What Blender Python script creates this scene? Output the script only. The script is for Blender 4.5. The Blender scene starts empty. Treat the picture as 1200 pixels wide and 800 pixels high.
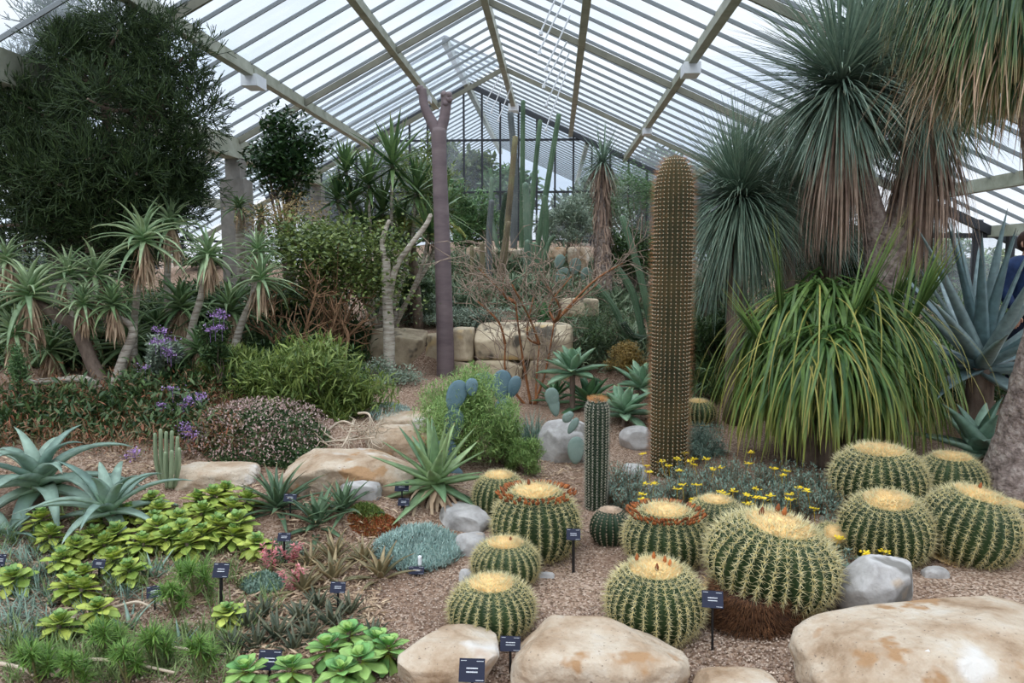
import bpy, bmesh, math, random
import numpy as np
from mathutils import Vector, Matrix

# ------------------------------------------------------------------ camera, sky, exposure
SC = bpy.context.scene
COL = SC.collection
PI = math.pi
rad = math.radians
FPX = 900.0
CAMZ = 1.8
PITCH = math.atan(94 / FPX)
YAW = math.atan(51 / FPX * math.cos(PITCH))
cam_d = bpy.data.cameras.new('camera')
cam = bpy.data.objects.new('camera', cam_d)
COL.objects.link(cam)
cam.location = (0, 0, CAMZ)
cam.rotation_euler = (PI / 2 - PITCH, 0, YAW)
cam_d.sensor_width = 36
cam_d.lens = 36 * FPX / 1200
cam_d.clip_start = 0.05
cam_d.clip_end = 300
SC.camera = cam
SC.view_settings.view_transform = 'Standard'
SC.view_settings.look = 'None'
SC.view_settings.exposure = 0.0
SC.view_settings.gamma = 1.0
SC.view_settings.use_curve_mapping = False
try:
    SC.cycles.use_denoising = True
    SC.cycles.max_bounces = 7
    SC.cycles.diffuse_bounces = 3
    SC.cycles.glossy_bounces = 2
    SC.cycles.transmission_bounces = 4
    SC.cycles.transparent_max_bounces = 12
    SC.cycles.caustics_reflective = False
    SC.cycles.caustics_refractive = False
except Exception:
    pass

def S(r, g, b, a=1.0):
    f = lambda c: (c / 255 / 12.92) if c / 255 <= 0.04045 else ((c / 255 + 0.055) / 1.055) ** 2.4
    return (f(r), f(g), f(b), a)

SKY_LOW, SKY_HIGH = 1.12, 3.3
world = bpy.data.worlds.new('overcast_sky')
SC.world = world
world.use_nodes = True
nt = world.node_tree
nt.nodes.clear()
wo = nt.nodes.new('ShaderNodeOutputWorld')
wb = nt.nodes.new('ShaderNodeBackground')
tc = nt.nodes.new('ShaderNodeTexCoord')
sx = nt.nodes.new('ShaderNodeSeparateXYZ')
mr = nt.nodes.new('ShaderNodeMapRange')
mr.inputs['From Min'].default_value = 0.30
mr.inputs['From Max'].default_value = 0.85
mr.inputs['To Min'].default_value = SKY_LOW
mr.inputs['To Max'].default_value = SKY_HIGH
nz = nt.nodes.new('ShaderNodeTexNoise')
nz.inputs['Scale'].default_value = 2.6
nz.inputs['Detail'].default_value = 5
cr = nt.nodes.new('ShaderNodeValToRGB')
cr.color_ramp.elements[0].position = 0.36
cr.color_ramp.elements[0].color = (0.66, 0.78, 0.95, 1)
cr.color_ramp.elements[1].position = 0.60
cr.color_ramp.elements[1].color = (0.97, 0.99, 1.04, 1)
mp = nt.nodes.new('ShaderNodeMapping')
mp.inputs['Scale'].default_value = (1, 1, 2.5)
L = nt.links.new
L(tc.outputs['Generated'], sx.inputs[0])
L(tc.outputs['Generated'], mp.inputs['Vector'])
L(mp.outputs[0], nz.inputs['Vector'])
L(sx.outputs['Z'], mr.inputs['Value'])
L(nz.outputs['Fac'], cr.inputs['Fac'])
L(cr.outputs['Color'], wb.inputs['Color'])
L(mr.outputs[0], wb.inputs['Strength'])
L(wb.outputs[0], wo.inputs['Surface'])

sun_d = bpy.data.lights.new('sun', 'SUN')
sun_d.energy = 1.2
sun_d.angle = rad(35)
sun_d.color = (1.0, 0.97, 0.92)
sun = bpy.data.objects.new('sun', sun_d)
sun.rotation_euler = (rad(28), rad(-22), 0)
sun.location = (0, 0, 12)
COL.objects.link(sun)

# ------------------------------------------------------------------ pixel helpers
_ry = Matrix.Rotation(YAW, 3, 'Z') @ Matrix.Rotation(PI / 2 - PITCH, 3, 'X')

def ray(u, v):
    d = _ry @ Vector(((u - 600) / FPX, -(v - 400) / FPX, -1))
    return d / d.y

def P(u, v, Y):
    d = ray(u, v)
    return np.array([d.x * Y, Y, CAMZ + d.z * Y])

# terrain control points: pixel, depth
CP = [(700, 800, 3.28), (600, 700, 4.1), (480, 700, 4.1), (760, 600, 5.5), (1000, 700, 4.1), (1150, 690, 4.2), (1190, 800, 3.28), (1100, 610, 5.3),
      (785, 560, 6.4), (700, 530, 7.0), (650, 480, 8.1), (870, 530, 7.0), (1000, 510, 7.8), (1180, 470, 8.5), (1195, 430, 10.0),
      (520, 440, 9.0), (600, 448, 9.0), (700, 450, 9.0), (450, 440, 8.9), (410, 585, 5.1), (420, 650, 4.6), (250, 575, 5.3), (350, 700, 4.1),
      (100, 640, 4.5), (90, 600, 4.8), (20, 700, 3.95), (50, 790, 3.3), (200, 790, 3.3), (400, 790, 3.3), (150, 530, 5.7), (40, 530, 5.7),
      (300, 490, 6.4), (120, 455, 7.0), (250, 445, 7.4), (400, 480, 7.2), (330, 400, 8.8), (200, 390, 9.3), (50, 400, 9.0), (-100, 450, 7.0),
      (-150, 600, 4.8), (-300, 400, 9.0), (600, 388, 9.8), (500, 388, 9.8), (430, 385, 9.6), (660, 390, 9.9), (520, 357, 11.2), (620, 335, 12.3),
      (600, 300, 14.5), (600, 285, 18), (600, 283, 24), (300, 350, 11), (100, 340, 12), (760, 405, 9.8), (850, 390, 10.5), (760, 330, 14),
      (700, 300, 18), (950, 385, 11.5), (1100, 360, 13), (1200, 372, 12), (1400, 400, 10), (1400, 520, 7), (1350, 800, 3.28), (300, 310, 16), (0, 310, 18),
      (100, 300, 26), (1000, 320, 20), (1000, 300, 28)]
_C = np.array([P(*c) for c in CP])

def hgt(x, y):
    x = np.asarray(x, float); y = np.asarray(y, float)
    d2 = (x[..., None] - _C[:, 0]) ** 2 + (y[..., None] - _C[:, 1]) ** 2
    w = 1.0 / (d2 + 0.06) ** 2
    return (w * _C[:, 2]).sum(-1) / w.sum(-1)

_T = np.concatenate([np.linspace(2.0, 12, 500), np.linspace(12, 30, 200)])

def gp(u, v):
    """the ground point seen at a pixel"""
    d = ray(u, v)
    xs = d.x * _T; zs = CAMZ + d.z * _T
    h = hgt(xs, _T)
    k = int(np.argmax(zs <= h)) if (zs <= h).any() else len(_T) - 1
    return np.array([xs[k], _T[k], float(h[k])])

def gpv(U, Vv):
    D = np.array([tuple(ray(a, b_)) for a, b_ in zip(U, Vv)])
    T = np.concatenate([np.linspace(2.5, 12, 120), np.linspace(12.3, 30, 60)])
    X = D[:, :1] * T; Z = CAMZ + D[:, 2:] * T; H_ = np.stack([hgt(X[:, j], np.full(len(U), T[j])) for j in range(len(T))], 1)
    hit = Z <= H_; k = np.where(hit.any(1), hit.argmax(1), len(T) - 1); k = np.maximum(k, 1); i = np.arange(len(U))
    d1 = (Z - H_)[i, k - 1]; d2 = (Z - H_)[i, k]; f = np.clip(d1 / (d1 - d2 + 1e-9), 0, 1)
    t = T[k - 1] + (T[k] - T[k - 1]) * f; x = D[:, 0] * t
    return np.stack([x, t, hgt(x, t)], 1)

def gY(u, Y):
    """ground point in column u at depth Y"""
    d = ray(u, 450)
    return np.array([d.x * Y, Y, float(hgt(d.x * Y, Y))])

# ------------------------------------------------------------------ mesh building
class MB:
    def __init__(s):
        s.V = []; s.Q = []; s.T = []; s.R = []; s.U = []; s.n = 0
    def add(s, V, Q=None, T=None, rnd=0.5, t=0.0):
        V = np.asarray(V, float).reshape(-1, 3)
        m = len(V)
        s.V.append(V)
        if Q is not None and len(Q): s.Q.append(np.asarray(Q, np.int64).reshape(-1, 4) + s.n)
        if T is not None and len(T): s.T.append(np.asarray(T, np.int64).reshape(-1, 3) + s.n)
        s.R.append(np.broadcast_to(np.asarray(rnd, float).reshape(-1), (m,)) if np.ndim(rnd) else np.full(m, rnd))
        s.U.append(np.broadcast_to(np.asarray(t, float).reshape(-1), (m,)) if np.ndim(t) else np.full(m, t))
        s.n += m
    def mesh(s, name, mat, off=(0, 0, 0), smooth=True):
        me = bpy.data.meshes.new(name)
        V = np.concatenate(s.V) - np.asarray(off)
        Q = np.concatenate(s.Q) if s.Q else np.zeros((0, 4), np.int64)
        T = np.concatenate(s.T) if s.T else np.zeros((0, 3), np.int64)
        me.vertices.add(len(V)); me.vertices.foreach_set('co', V.ravel().astype(np.float32))
        nl = len(Q) * 4 + len(T) * 3
        me.loops.add(nl); me.loops.foreach_set('vertex_index', np.concatenate([Q.ravel(), T.ravel()]).astype(np.int32))
        me.polygons.add(len(Q) + len(T))
        ls = np.concatenate([np.arange(len(Q)) * 4, len(Q) * 4 + np.arange(len(T)) * 3]).astype(np.int32)
        me.polygons.foreach_set('loop_start', ls)
        me.update(calc_edges=True)
        me.validate()
        if smooth: me.shade_smooth()
        else: me.shade_flat()
        a = me.attributes.new('rnd', 'FLOAT', 'POINT')
        if len(me.vertices) == len(V):
            a.data.foreach_set('value', np.concatenate(s.R).astype(np.float32))
            b = me.attributes.new('tip', 'FLOAT', 'POINT')
            b.data.foreach_set('value', np.concatenate(s.U).astype(np.float32))
        me.materials.append(mat)
        return me

ORG = {}

def root(name, label, cat, loc, group=None, rot=(0, 0, 0), scale=None):
    o = bpy.data.objects.new(name, None)
    o.empty_display_size = 0.05
    o.location = tuple(float(c) for c in loc)
    o.rotation_euler = rot
    if scale: o.scale = scale
    o['label'] = label; o['category'] = cat
    if group: o['group'] = group
    COL.objects.link(o)
    ORG[o.name] = np.array(loc, float)
    return o

def part(name, mb, mat, parent, world=False, smooth=True, label=None, kind=None):
    me = mb.mesh(name, mat, ORG[parent.name] if world else (0, 0, 0), smooth)
    o = bpy.data.objects.new(name, me)
    COL.objects.link(o)
    o.parent = parent
    ORG[o.name] = ORG[parent.name]
    if label: o['label'] = label
    if kind: o['kind'] = kind
    return o

def solo(name, mb, mat, label=None, cat=None, group=None, kind=None, loc=(0, 0, 0), smooth=True):
    me = mb.mesh(name, mat, loc, smooth)
    o = bpy.data.objects.new(name, me)
    o.location = tuple(float(c) for c in loc)
    COL.objects.link(o)
    ORG[o.name] = np.array(loc, float)
    if label: o['label'] = label
    if cat: o['category'] = cat
    if group: o['group'] = group
    if kind: o['kind'] = kind
    return o

def copytree(o, parent=None, loc=None, rz=None, label=None, group=None, scale=None):
    c = o.copy()
    COL.objects.link(c)
    if parent is not None: c.parent = parent
    if loc is not None: c.location = tuple(float(k) for k in loc)
    if rz is not None: c.rotation_euler = rz if isinstance(rz, tuple) else (0, 0, rz)
    if scale is not None: c.scale = (scale,) * 3 if not isinstance(scale, tuple) else scale
    if label: c['label'] = label
    if group: c['group'] = group
    for ch in list(o.children): copytree(ch, c)
    return c

RS = np.random.RandomState(7)
def rs(seed): return np.random.RandomState(seed)

SWORD = ([0, .12, .45, .8, 1], [.75, 1, .85, .4, .04])
ALOE = ([0, .1, .35, .7, 1], [.9, 1, .8, .42, .03])
STRAP = ([0, .05, .5, .85, 1], [.6, 1, 1, .7, .08])
LANCE = ([0, .25, .5, .8, 1], [.2, .85, 1, .6, .05])
OVAL = ([0, .2, .5, .75, 1], [.25, .8, 1, .85, .1])
SPOON = ([0, .3, .65, .85, 1], [.3, .55, 1, .95, .25])
ATTEN = ([0, .2, .5, .8, 1], [.55, .8, 1, .65, .04])
FLAT = [(-1, .22), (0, 0), (1, .22)]
PLAIN = [(-1, 0), (1, 0)]
def THICK(t): return [(-1, .35), (-.6, -.1 - t * .6), (0, -t), (.6, -.1 - t * .6), (1, .35), (0, .02)]

def blades(mb, base, az, el, Ln, W, droop, n=5, prof=SWORD, cross=FLAT, bend=0.0, rnd=None, pw=1.2, twist=0.0, minel=-1.55):
    base = np.atleast_2d(base).astype(float)
    N = max(len(base), np.size(az))
    if len(base) == 1: base = np.repeat(base, N, 0)
    f = lambda a: np.broadcast_to(np.asarray(a, float), (N,))
    az, el, Ln, W, droop, bend, twist = map(f, (az, el, Ln, W, droop, bend, twist))
    rnd = RS.rand(N) if rnd is None else f(rnd)
    s = np.linspace(0, 1, n + 1)
    e = np.maximum(el[:, None] - droop[:, None] * s[None] ** pw, minel)
    a = az[:, None] + bend[:, None] * s[None]
    tx = np.cos(e) * np.cos(a); ty = np.cos(e) * np.sin(a); tz = np.sin(e)
    T = np.stack([tx, ty, tz], -1)
    step = (Ln / n)[:, None, None] * (T[:, :-1] + T[:, 1:]) / 2
    C = np.concatenate([np.zeros((N, 1, 3)), np.cumsum(step, 1)], 1) + base[:, None, :]
    side = np.stack([-np.sin(a), np.cos(a), np.zeros_like(a)], -1)
    nor = np.cross(T, side); nor = nor * np.where(nor[..., 2:3] < 0, 1, 1)
    nor = -nor * -1
    up = np.cross(side, T) * -1
    tw = twist[:, None, None]
    side, up = side * np.cos(tw) + up * np.sin(tw), up * np.cos(tw) - side * np.sin(tw)
    w = (W / 2)[:, None] * np.interp(s, *prof)[None]
    cr_ = np.array(cross); k = len(cr_)
    closed = k >= 5
    V = C[:, :, None, :] + side[:, :, None, :] * (w[..., None] * cr_[:, 0])[..., None] + up[:, :, None, :] * (w[..., None] * cr_[:, 1])[..., None]
    m = (n + 1) * k
    q = []
    for i in range(n):
        for j in range(k if closed else k - 1):
            j2 = (j + 1) % k
            q.append((i * k + j, i * k + j2, (i + 1) * k + j2, (i + 1) * k + j))
    Q = (np.array(q)[None] + (np.arange(N) * m)[:, None, None]).reshape(-1, 4)
    mb.add(V.reshape(-1, 3), Q=Q, rnd=np.repeat(rnd, m), t=np.tile(np.repeat(s, k), N))
    return C[:, -1]

def spikes(mb, B, D, Ln, w, rnd=None, k=3):
    B = np.asarray(B, float); D = np.asarray(D, float)
    D = D / (np.linalg.norm(D, axis=1, keepdims=True) + 1e-9)
    N = len(B)
    a = np.cross(D, np.array([0.31, 0.2, 0.93])); a /= (np.linalg.norm(a, axis=1, keepdims=True) + 1e-9)
    b = np.cross(D, a)
    Ln = np.broadcast_to(np.asarray(Ln, float), (N,)); w = np.broadcast_to(np.asarray(w, float), (N,))
    V = np.zeros((N, k + 1, 3))
    for i in range(k):
        c, s_ = math.cos(2 * PI * i / k), math.sin(2 * PI * i / k)
        V[:, i] = B + (a * c + b * s_) * w[:, None] / 2
    V[:, k] = B + D * Ln[:, None]
    T = [(i, (i + 1) % k, k) for i in range(k)]
    T = (np.array(T)[None] + (np.arange(N) * (k + 1))[:, None, None]).reshape(-1, 3)
    rnd = RS.rand(N) if rnd is None else np.broadcast_to(rnd, (N,))
    tt = np.zeros(k + 1); tt[-1] = 1
    mb.add(V.reshape(-1, 3), T=T, rnd=np.repeat(rnd, k + 1), t=np.tile(tt, N))

def sticks(mb, A, B, r0, r1, k=3, rnd=None):
    A = np.asarray(A, float); B = np.asarray(B, float); N = len(A)
    D = B - A; D /= (np.linalg.norm(D, axis=1, keepdims=True) + 1e-9)
    a = np.cross(D, np.array([0.31, 0.2, 0.93])); a /= (np.linalg.norm(a, axis=1, keepdims=True) + 1e-9)
    b = np.cross(D, a)
    r0 = np.broadcast_to(np.asarray(r0, float), (N,))[:, None]; r1 = np.broadcast_to(np.asarray(r1, float), (N,))[:, None]
    V = np.zeros((N, 2 * k, 3))
    for i in range(k):
        o = a * math.cos(2 * PI * i / k) + b * math.sin(2 * PI * i / k)
        V[:, i] = A + o * r0; V[:, k + i] = B + o * r1
    q = np.array([(i, (i + 1) % k, k + (i + 1) % k, k + i) for i in range(k)])
    Q = (q[None] + (np.arange(N) * 2 * k)[:, None, None]).reshape(-1, 4)
    rnd = RS.rand(N) if rnd is None else np.broadcast_to(rnd, (N,))
    mb.add(V.reshape(-1, 3), Q=Q, rnd=np.repeat(rnd, 2 * k), t=np.tile(np.repeat([0., 1.], k), N))

def smooth_path(pts, rr, sub=5):
    pts = np.array(pts, float); n = len(pts)
    if n < 3:
        s = np.linspace(0, 1, sub + 1)[:, None]
        return pts[0] * (1 - s) + pts[1] * s, np.interp(np.linspace(0, 1, sub + 1), np.linspace(0, 1, len(rr)), rr)
    out = []
    for i in range(n - 1):
        p0 = pts[max(i - 1, 0)]; p1 = pts[i]; p2 = pts[i + 1]; p3 = pts[min(i + 2, n - 1)]
        for j in range(sub):
            t = j / sub
            out.append(.5 * ((2 * p1) + (-p0 + p2) * t + (2 * p0 - 5 * p1 + 4 * p2 - p3) * t * t + (-p0 + 3 * p1 - 3 * p2 + p3) * t ** 3))
    out.append(pts[-1])
    out = np.array(out)
    return out, np.interp(np.linspace(0, 1, len(out)), np.linspace(0, 1, len(rr)), rr)

def tube(mb, pts, rr, k=8, sub=5, lump=0.0, rnd=0.5, ribs=None, seed=0):
    C, R = smooth_path(pts, rr, sub)
    n = len(C)
    T = np.gradient(C, axis=0); T /= (np.linalg.norm(T, axis=1, keepdims=True) + 1e-9)
    ref = np.array([1.0, 0, 0]) if abs(T[0][0]) < .8 else np.array([0, 1.0, 0])
    a = ref - T[0] * ref.dot(T[0]); a /= np.linalg.norm(a)
    th = np.arange(k) * 2 * PI / k
    rb = np.ones(k) if ribs is None else 1 - .28 * np.abs(np.sin(th * ribs / 2))
    V = np.zeros((n, k, 3)); g = rs(seed)
    for i in range(n):
        a = a - T[i] * a.dot(T[i]); a /= (np.linalg.norm(a) + 1e-9)
        b = np.cross(T[i], a)
        r = R[i] * rb * (1 + lump * (g.rand(k) - .5))
        V[i] = C[i] + np.cos(th)[:, None] * a * r[:, None] + np.sin(th)[:, None] * b * r[:, None]
    Q = [(i * k + j, i * k + (j + 1) % k, (i + 1) * k + (j + 1) % k, (i + 1) * k + j) for i in range(n - 1) for j in range(k)]
    Vv = np.concatenate([V.reshape(-1, 3), C[:1], C[-1:] + T[-1:] * R[-1] * .5])
    m = n * k
    Tt = [((j + 1) % k, j, m) for j in range(k)] + [((n - 1) * k + j, (n - 1) * k + (j + 1) % k, m + 1) for j in range(k)]
    mb.add(Vv, Q=Q, T=Tt, rnd=rnd, t=np.concatenate([np.repeat(np.linspace(0, 1, n), k), [0, 1]]))
    return C

def box(mb, c, s, R=None, rnd=0.5):
    c = np.array(c, float); s = np.array(s, float) / 2
    V = np.array([(x, y, z) for x in (-1, 1) for y in (-1, 1) for z in (-1, 1)]) * s
    if R is not None: V = V @ np.array(R).T
    V = V + c
    mb.add(V, Q=[(0, 1, 3, 2), (4, 6, 7, 5), (0, 4, 5, 1), (2, 3, 7, 6), (0, 2, 6, 4), (1, 5, 7, 3)], rnd=rnd)

def beam(mb, A, B, w, h, up=(0, 0, 1)):
    A = np.array(A, float); B = np.array(B, float)
    d = B - A; Ln = np.linalg.norm(d); d /= Ln
    up = np.array(up, float); sd = np.cross(d, up); sd /= np.linalg.norm(sd); u2 = np.cross(sd, d)
    R = np.stack([d, sd, u2], 1)
    box(mb, (A + B) / 2, (Ln, w, h), R)

def nsn(Pt, scale, seed, octv=3):
    g = rs(seed); out = np.zeros(len(Pt)); amp = 1.0
    for o in range(octv):
        for _ in range(5):
            d = g.randn(3); d /= np.linalg.norm(d)
            out += amp * np.sin(Pt @ d * scale * (2 ** o) * g.uniform(.7, 1.4) + g.rand() * 9) / 5 * 1.6
        amp *= .5
    return out

# ------------------------------------------------------------------ materials
MATS = {}
def _base(name):
    m = bpy.data.materials.new(name); m.use_nodes = True
    n = m.node_tree.nodes; n.clear()
    o = n.new('ShaderNodeOutputMaterial'); b = n.new('ShaderNodeBsdfPrincipled')
    m.node_tree.links.new(b.outputs[0], o.inputs['Surface'])
    return m, n, m.node_tree.links.new, o, b

def _mix(n, l, a, b, fac, typ='MIX'):
    x = n.new('ShaderNodeMix'); x.data_type = 'RGBA'; x.blend_type = typ
    for v, k in ((fac, 0), (a, 6), (b, 7)):
        if isinstance(v, (tuple, float, int)): x.inputs[k].default_value = v
        else: l(v, x.inputs[k])
    return x.outputs[2]

def leaf_mat(name, c1, c2, tip=None, base=None, rough=.5, trans=.22, tipstart=.8, spec=.35, streak=0.0):
    """leaf colour varies leaf by leaf between c1 and c2, with its own tip and base colour"""
    if name in MATS: return MATS[name]
    m, n, l, o, b = _base(name)
    at = n.new('ShaderNodeAttribute'); at.attribute_name = 'rnd'
    tp = n.new('ShaderNodeAttribute'); tp.attribute_name = 'tip'
    c = _mix(n, l, c1, c2, at.outputs['Fac'])
    no = n.new('ShaderNodeTexNoise'); no.inputs['Scale'].default_value = 14
    tcn = n.new('ShaderNodeTexCoord'); l(tcn.outputs['Object'], no.inputs['Vector'])
    rmp = n.new('ShaderNodeMapRange'); rmp.inputs['From Min'].default_value = .3; rmp.inputs['From Max'].default_value = .7
    rmp.inputs['To Min'].default_value = .75; rmp.inputs['To Max'].default_value = 1.2
    l(no.outputs['Fac'], rmp.inputs['Value'])
    hv = n.new('ShaderNodeHueSaturation'); l(c, hv.inputs['Color']); l(rmp.outputs[0], hv.inputs['Value'])
    c = hv.outputs[0]
    if tip:
        r = n.new('ShaderNodeMapRange'); r.inputs['From Min'].default_value = tipstart; r.inputs['From Max'].default_value = 1
        l(tp.outputs['Fac'], r.inputs['Value']); c = _mix(n, l, c, tip, r.outputs[0])
    if base:
        r = n.new('ShaderNodeMapRange'); r.inputs['From Min'].default_value = .3; r.inputs['From Max'].default_value = 0
        l(tp.outputs['Fac'], r.inputs['Value']); c = _mix(n, l, c, base, r.outputs[0])
    l(c, b.inputs['Base Color'])
    b.inputs['Roughness'].default_value = rough
    b.inputs['Specular IOR Level'].default_value = spec
    if trans > 0:
        t = n.new('ShaderNodeBsdfTranslucent'); l(c, t.inputs['Color'])
        x = n.new('ShaderNodeMixShader'); x.inputs[0].default_value = trans
        l(b.outputs[0], x.inputs[1]); l(t.outputs[0], x.inputs[2]); l(x.outputs[0], o.inputs['Surface'])
    MATS[name] = m
    return m

def surf_mat(name, cols, scale=6, rough=.8, bump=.3, bscale=30, stretch=(1, 1, 1), spots=None, metal=0, detail=6, bdist=.02):
    """solid surface; colour ramp over object-space noise, optional speckle, bump"""
    if name in MATS: return MATS[name]
    m, n, l, o, b = _base(name)
    tcn = n.new('ShaderNodeTexCoord'); mp_ = n.new('ShaderNodeMapping'); mp_.inputs['Scale'].default_value = stretch
    l(tcn.outputs['Object'], mp_.inputs['Vector'])
    oi = n.new('ShaderNodeObjectInfo')
    va = n.new('ShaderNodeVectorMath'); va.operation = 'ADD'
    vs = n.new('ShaderNodeVectorMath'); vs.operation = 'SCALE'; vs.inputs['Scale'].default_value = 1.7
    l(oi.outputs['Location'], vs.inputs[0]); l(mp_.outputs[0], va.inputs[0]); l(vs.outputs[0], va.inputs[1])
    no = n.new('ShaderNodeTexNoise'); no.inputs['Scale'].default_value = scale; no.inputs['Detail'].default_value = detail
    no.inputs['Roughness'].default_value = .65
    l(va.outputs[0], no.inputs['Vector'])
    rp = n.new('ShaderNodeValToRGB'); e = rp.color_ramp.elements
    k = len(cols)
    while len(e) < k: e.new(.5)
    for i, c in enumerate(cols):
        e[i].position = .3 + .4 * i / max(k - 1, 1); e[i].color = c
    l(no.outputs['Fac'], rp.inputs['Fac']); c = rp.outputs[0]
    if spots:
        for (sc_, th_, colr) in spots:
            vo = n.new('ShaderNodeTexNoise'); vo.inputs['Scale'].default_value = sc_; vo.inputs['Detail'].default_value = 3
            l(va.outputs[0], vo.inputs['Vector'])
            r = n.new('ShaderNodeMapRange'); r.inputs['From Min'].default_value = th_; r.inputs['From Max'].default_value = th_ + .06
            l(vo.outputs['Fac'], r.inputs['Value']); c = _mix(n, l, c, colr, r.outputs[0])
    l(c, b.inputs['Base Color'])
    b.inputs['Roughness'].default_value = rough; b.inputs['Metallic'].default_value = metal
    b.inputs['Specular IOR Level'].default_value = .3
    if bump:
        n2 = n.new('ShaderNodeTexNoise'); n2.inputs['Scale'].default_value = bscale; n2.inputs['Detail'].default_value = 6
        l(va.outputs[0], n2.inputs['Vector'])
        bp = n.new('ShaderNodeBump'); bp.inputs['Strength'].default_value = bump; bp.inputs['Distance'].default_value = bdist
        l(n2.outputs['Fac'], bp.inputs['Height']); l(bp.outputs[0], b.inputs['Normal'])
    MATS[name] = m
    return m

def plain_mat(name, c, rough=.5, metal=0):
    if name in MATS: return MATS[name]
    m, n, l, o, b = _base(name)
    no = n.new('ShaderNodeTexNoise'); no.inputs['Scale'].default_value = 9
    tcn = n.new('ShaderNodeTexCoord'); l(tcn.outputs['Object'], no.inputs['Vector'])
    d = tuple(k * .8 for k in c[:3]) + (1,)
    l(_mix(n, l, c, d, no.outputs['Fac']), b.inputs['Base Color'])
    b.inputs['Roughness'].default_value = rough; b.inputs['Metallic'].default_value = metal
    MATS[name] = m
    return m

def glass_mat():
    m = bpy.data.materials.new('greenhouse_glass'); m.use_nodes = True
    n = m.node_tree.nodes; n.clear(); l = m.node_tree.links.new
    o = n.new('ShaderNodeOutputMaterial')
    tr = n.new('ShaderNodeBsdfTransparent'); tr.inputs['Color'].default_value = (.93, .965, .985, 1)
    df = n.new('ShaderNodeBsdfDiffuse'); df.inputs['Color'].default_value = (.75, .8, .85, 1)
    tl = n.new('ShaderNodeBsdfTranslucent'); tl.inputs['Color'].default_value = (.75, .83, .92, 1)
    gl = n.new('ShaderNodeBsdfGlossy'); gl.inputs['Roughness'].default_value = .05
    tcn = n.new('ShaderNodeTexCoord'); mp_ = n.new('ShaderNodeMapping'); mp_.inputs['Scale'].default_value = (.5, 2.5, .5)
    l(tcn.outputs['Object'], mp_.inputs['Vector'])
    no = n.new('ShaderNodeTexNoise'); no.inputs['Scale'].default_value = 1.4; no.inputs['Detail'].default_value = 4
    l(mp_.outputs[0], no.inputs['Vector'])
    r = n.new('ShaderNodeMapRange'); r.inputs['From Min'].default_value = .35; r.inputs['From Max'].default_value = .7
    r.inputs['To Min'].default_value = .06; r.inputs['To Max'].default_value = .24
    l(no.outputs['Fac'], r.inputs['Value'])
    a = n.new('ShaderNodeMixShader'); a.inputs[0].default_value = .7
    l(df.outputs[0], a.inputs[1]); l(tl.outputs[0], a.inputs[2])
    x = n.new('ShaderNodeMixShader'); l(r.outputs[0], x.inputs[0]); l(tr.outputs[0], x.inputs[1]); l(a.outputs[0], x.inputs[2])
    y = n.new('ShaderNodeMixShader'); y.inputs[0].default_value = .04; l(x.outputs[0], y.inputs[1]); l(gl.outputs[0], y.inputs[2])
    l(y.outputs[0], o.inputs['Surface'])
    return m

GLASS = glass_mat()
STEEL = surf_mat('painted_steel', [S(126, 130, 112), S(150, 152, 136), S(170, 172, 158)], scale=3, rough=.5, bump=.05)
STEELD = surf_mat('weathered_steel', [S(96, 96, 84), S(124, 122, 108)], scale=3, rough=.6, bump=.05)
BAR = plain_mat('glazing_bar_metal', S(116, 122, 124), .5)
DARKFRAME = plain_mat('dark_frame', S(34, 38, 44), .5)
WHITE = plain_mat('white_paint', S(225, 228, 232), .4)
CONCRETE = surf_mat('concrete', [S(110, 106, 100), S(140, 136, 130)], scale=5, rough=.9, bump=.2)
ROCKL = surf_mat('sandstone', [S(132, 106, 80), S(166, 144, 120), S(184, 168, 148), S(192, 182, 168)], scale=3.4, rough=.85, bump=.9, bscale=22,
                 spots=[(5, .60, S(158, 124, 90)), (60, .66, S(120, 104, 90)), (2.2, .62, S(200, 194, 186))])
ROCKW = surf_mat('pale_limestone', [S(134, 130, 126), S(174, 170, 166), S(200, 197, 194)], scale=4, rough=.85, bump=.6, bscale=18,
                 spots=[(4, .6, S(122, 118, 112)), (2.4, .66, S(186, 160, 130))])
ROCKT = surf_mat('tan_sandstone_block', [S(122, 108, 90), S(180, 164, 138), S(202, 188, 162)], scale=3.5, rough=.9, bump=.6, bscale=12,
                 spots=[(3, .6, S(86, 80, 70)), (2, .64, S(198, 170, 120))])
# ------------------------------------------------------------------ the setting
_tn = [0]
def struct(name, mb, mat, smooth=False):
    return solo(name, mb, mat, kind='structure', smooth=smooth)
def trim(mb, mat):
    _tn[0] += 1
    return struct('trim_%d' % _tn[0], mb, mat)

# ground: one terrain that rises into planted terraces
xs = np.concatenate([np.linspace(-18, -6, 40)[:-1], np.linspace(-6, 6, 260), np.linspace(6, 18, 40)[1:]])
ys = np.concatenate([np.linspace(.5, 10.5, 260)[:-1], np.linspace(10.5, 34, 120)])
XX, YY = np.meshgrid(xs, ys)
ZZ = hgt(XX.ravel(), YY.ravel())
pp = np.stack([XX.ravel(), YY.ravel(), np.zeros(XX.size)], 1)
ZZ = ZZ + nsn(pp, 5, 3, 3) * .008 + nsn(pp, 1.6, 9, 2) * .012
nx, ny = len(xs), len(ys)
idx = np.arange(nx * ny).reshape(ny, nx)
mb = MB()
mb.add(np.stack([XX.ravel(), YY.ravel(), ZZ], 1), Q=np.stack([idx[:-1, :-1], idx[:-1, 1:], idx[1:, 1:], idx[1:, :-1]], -1).reshape(-1, 4))

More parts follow.
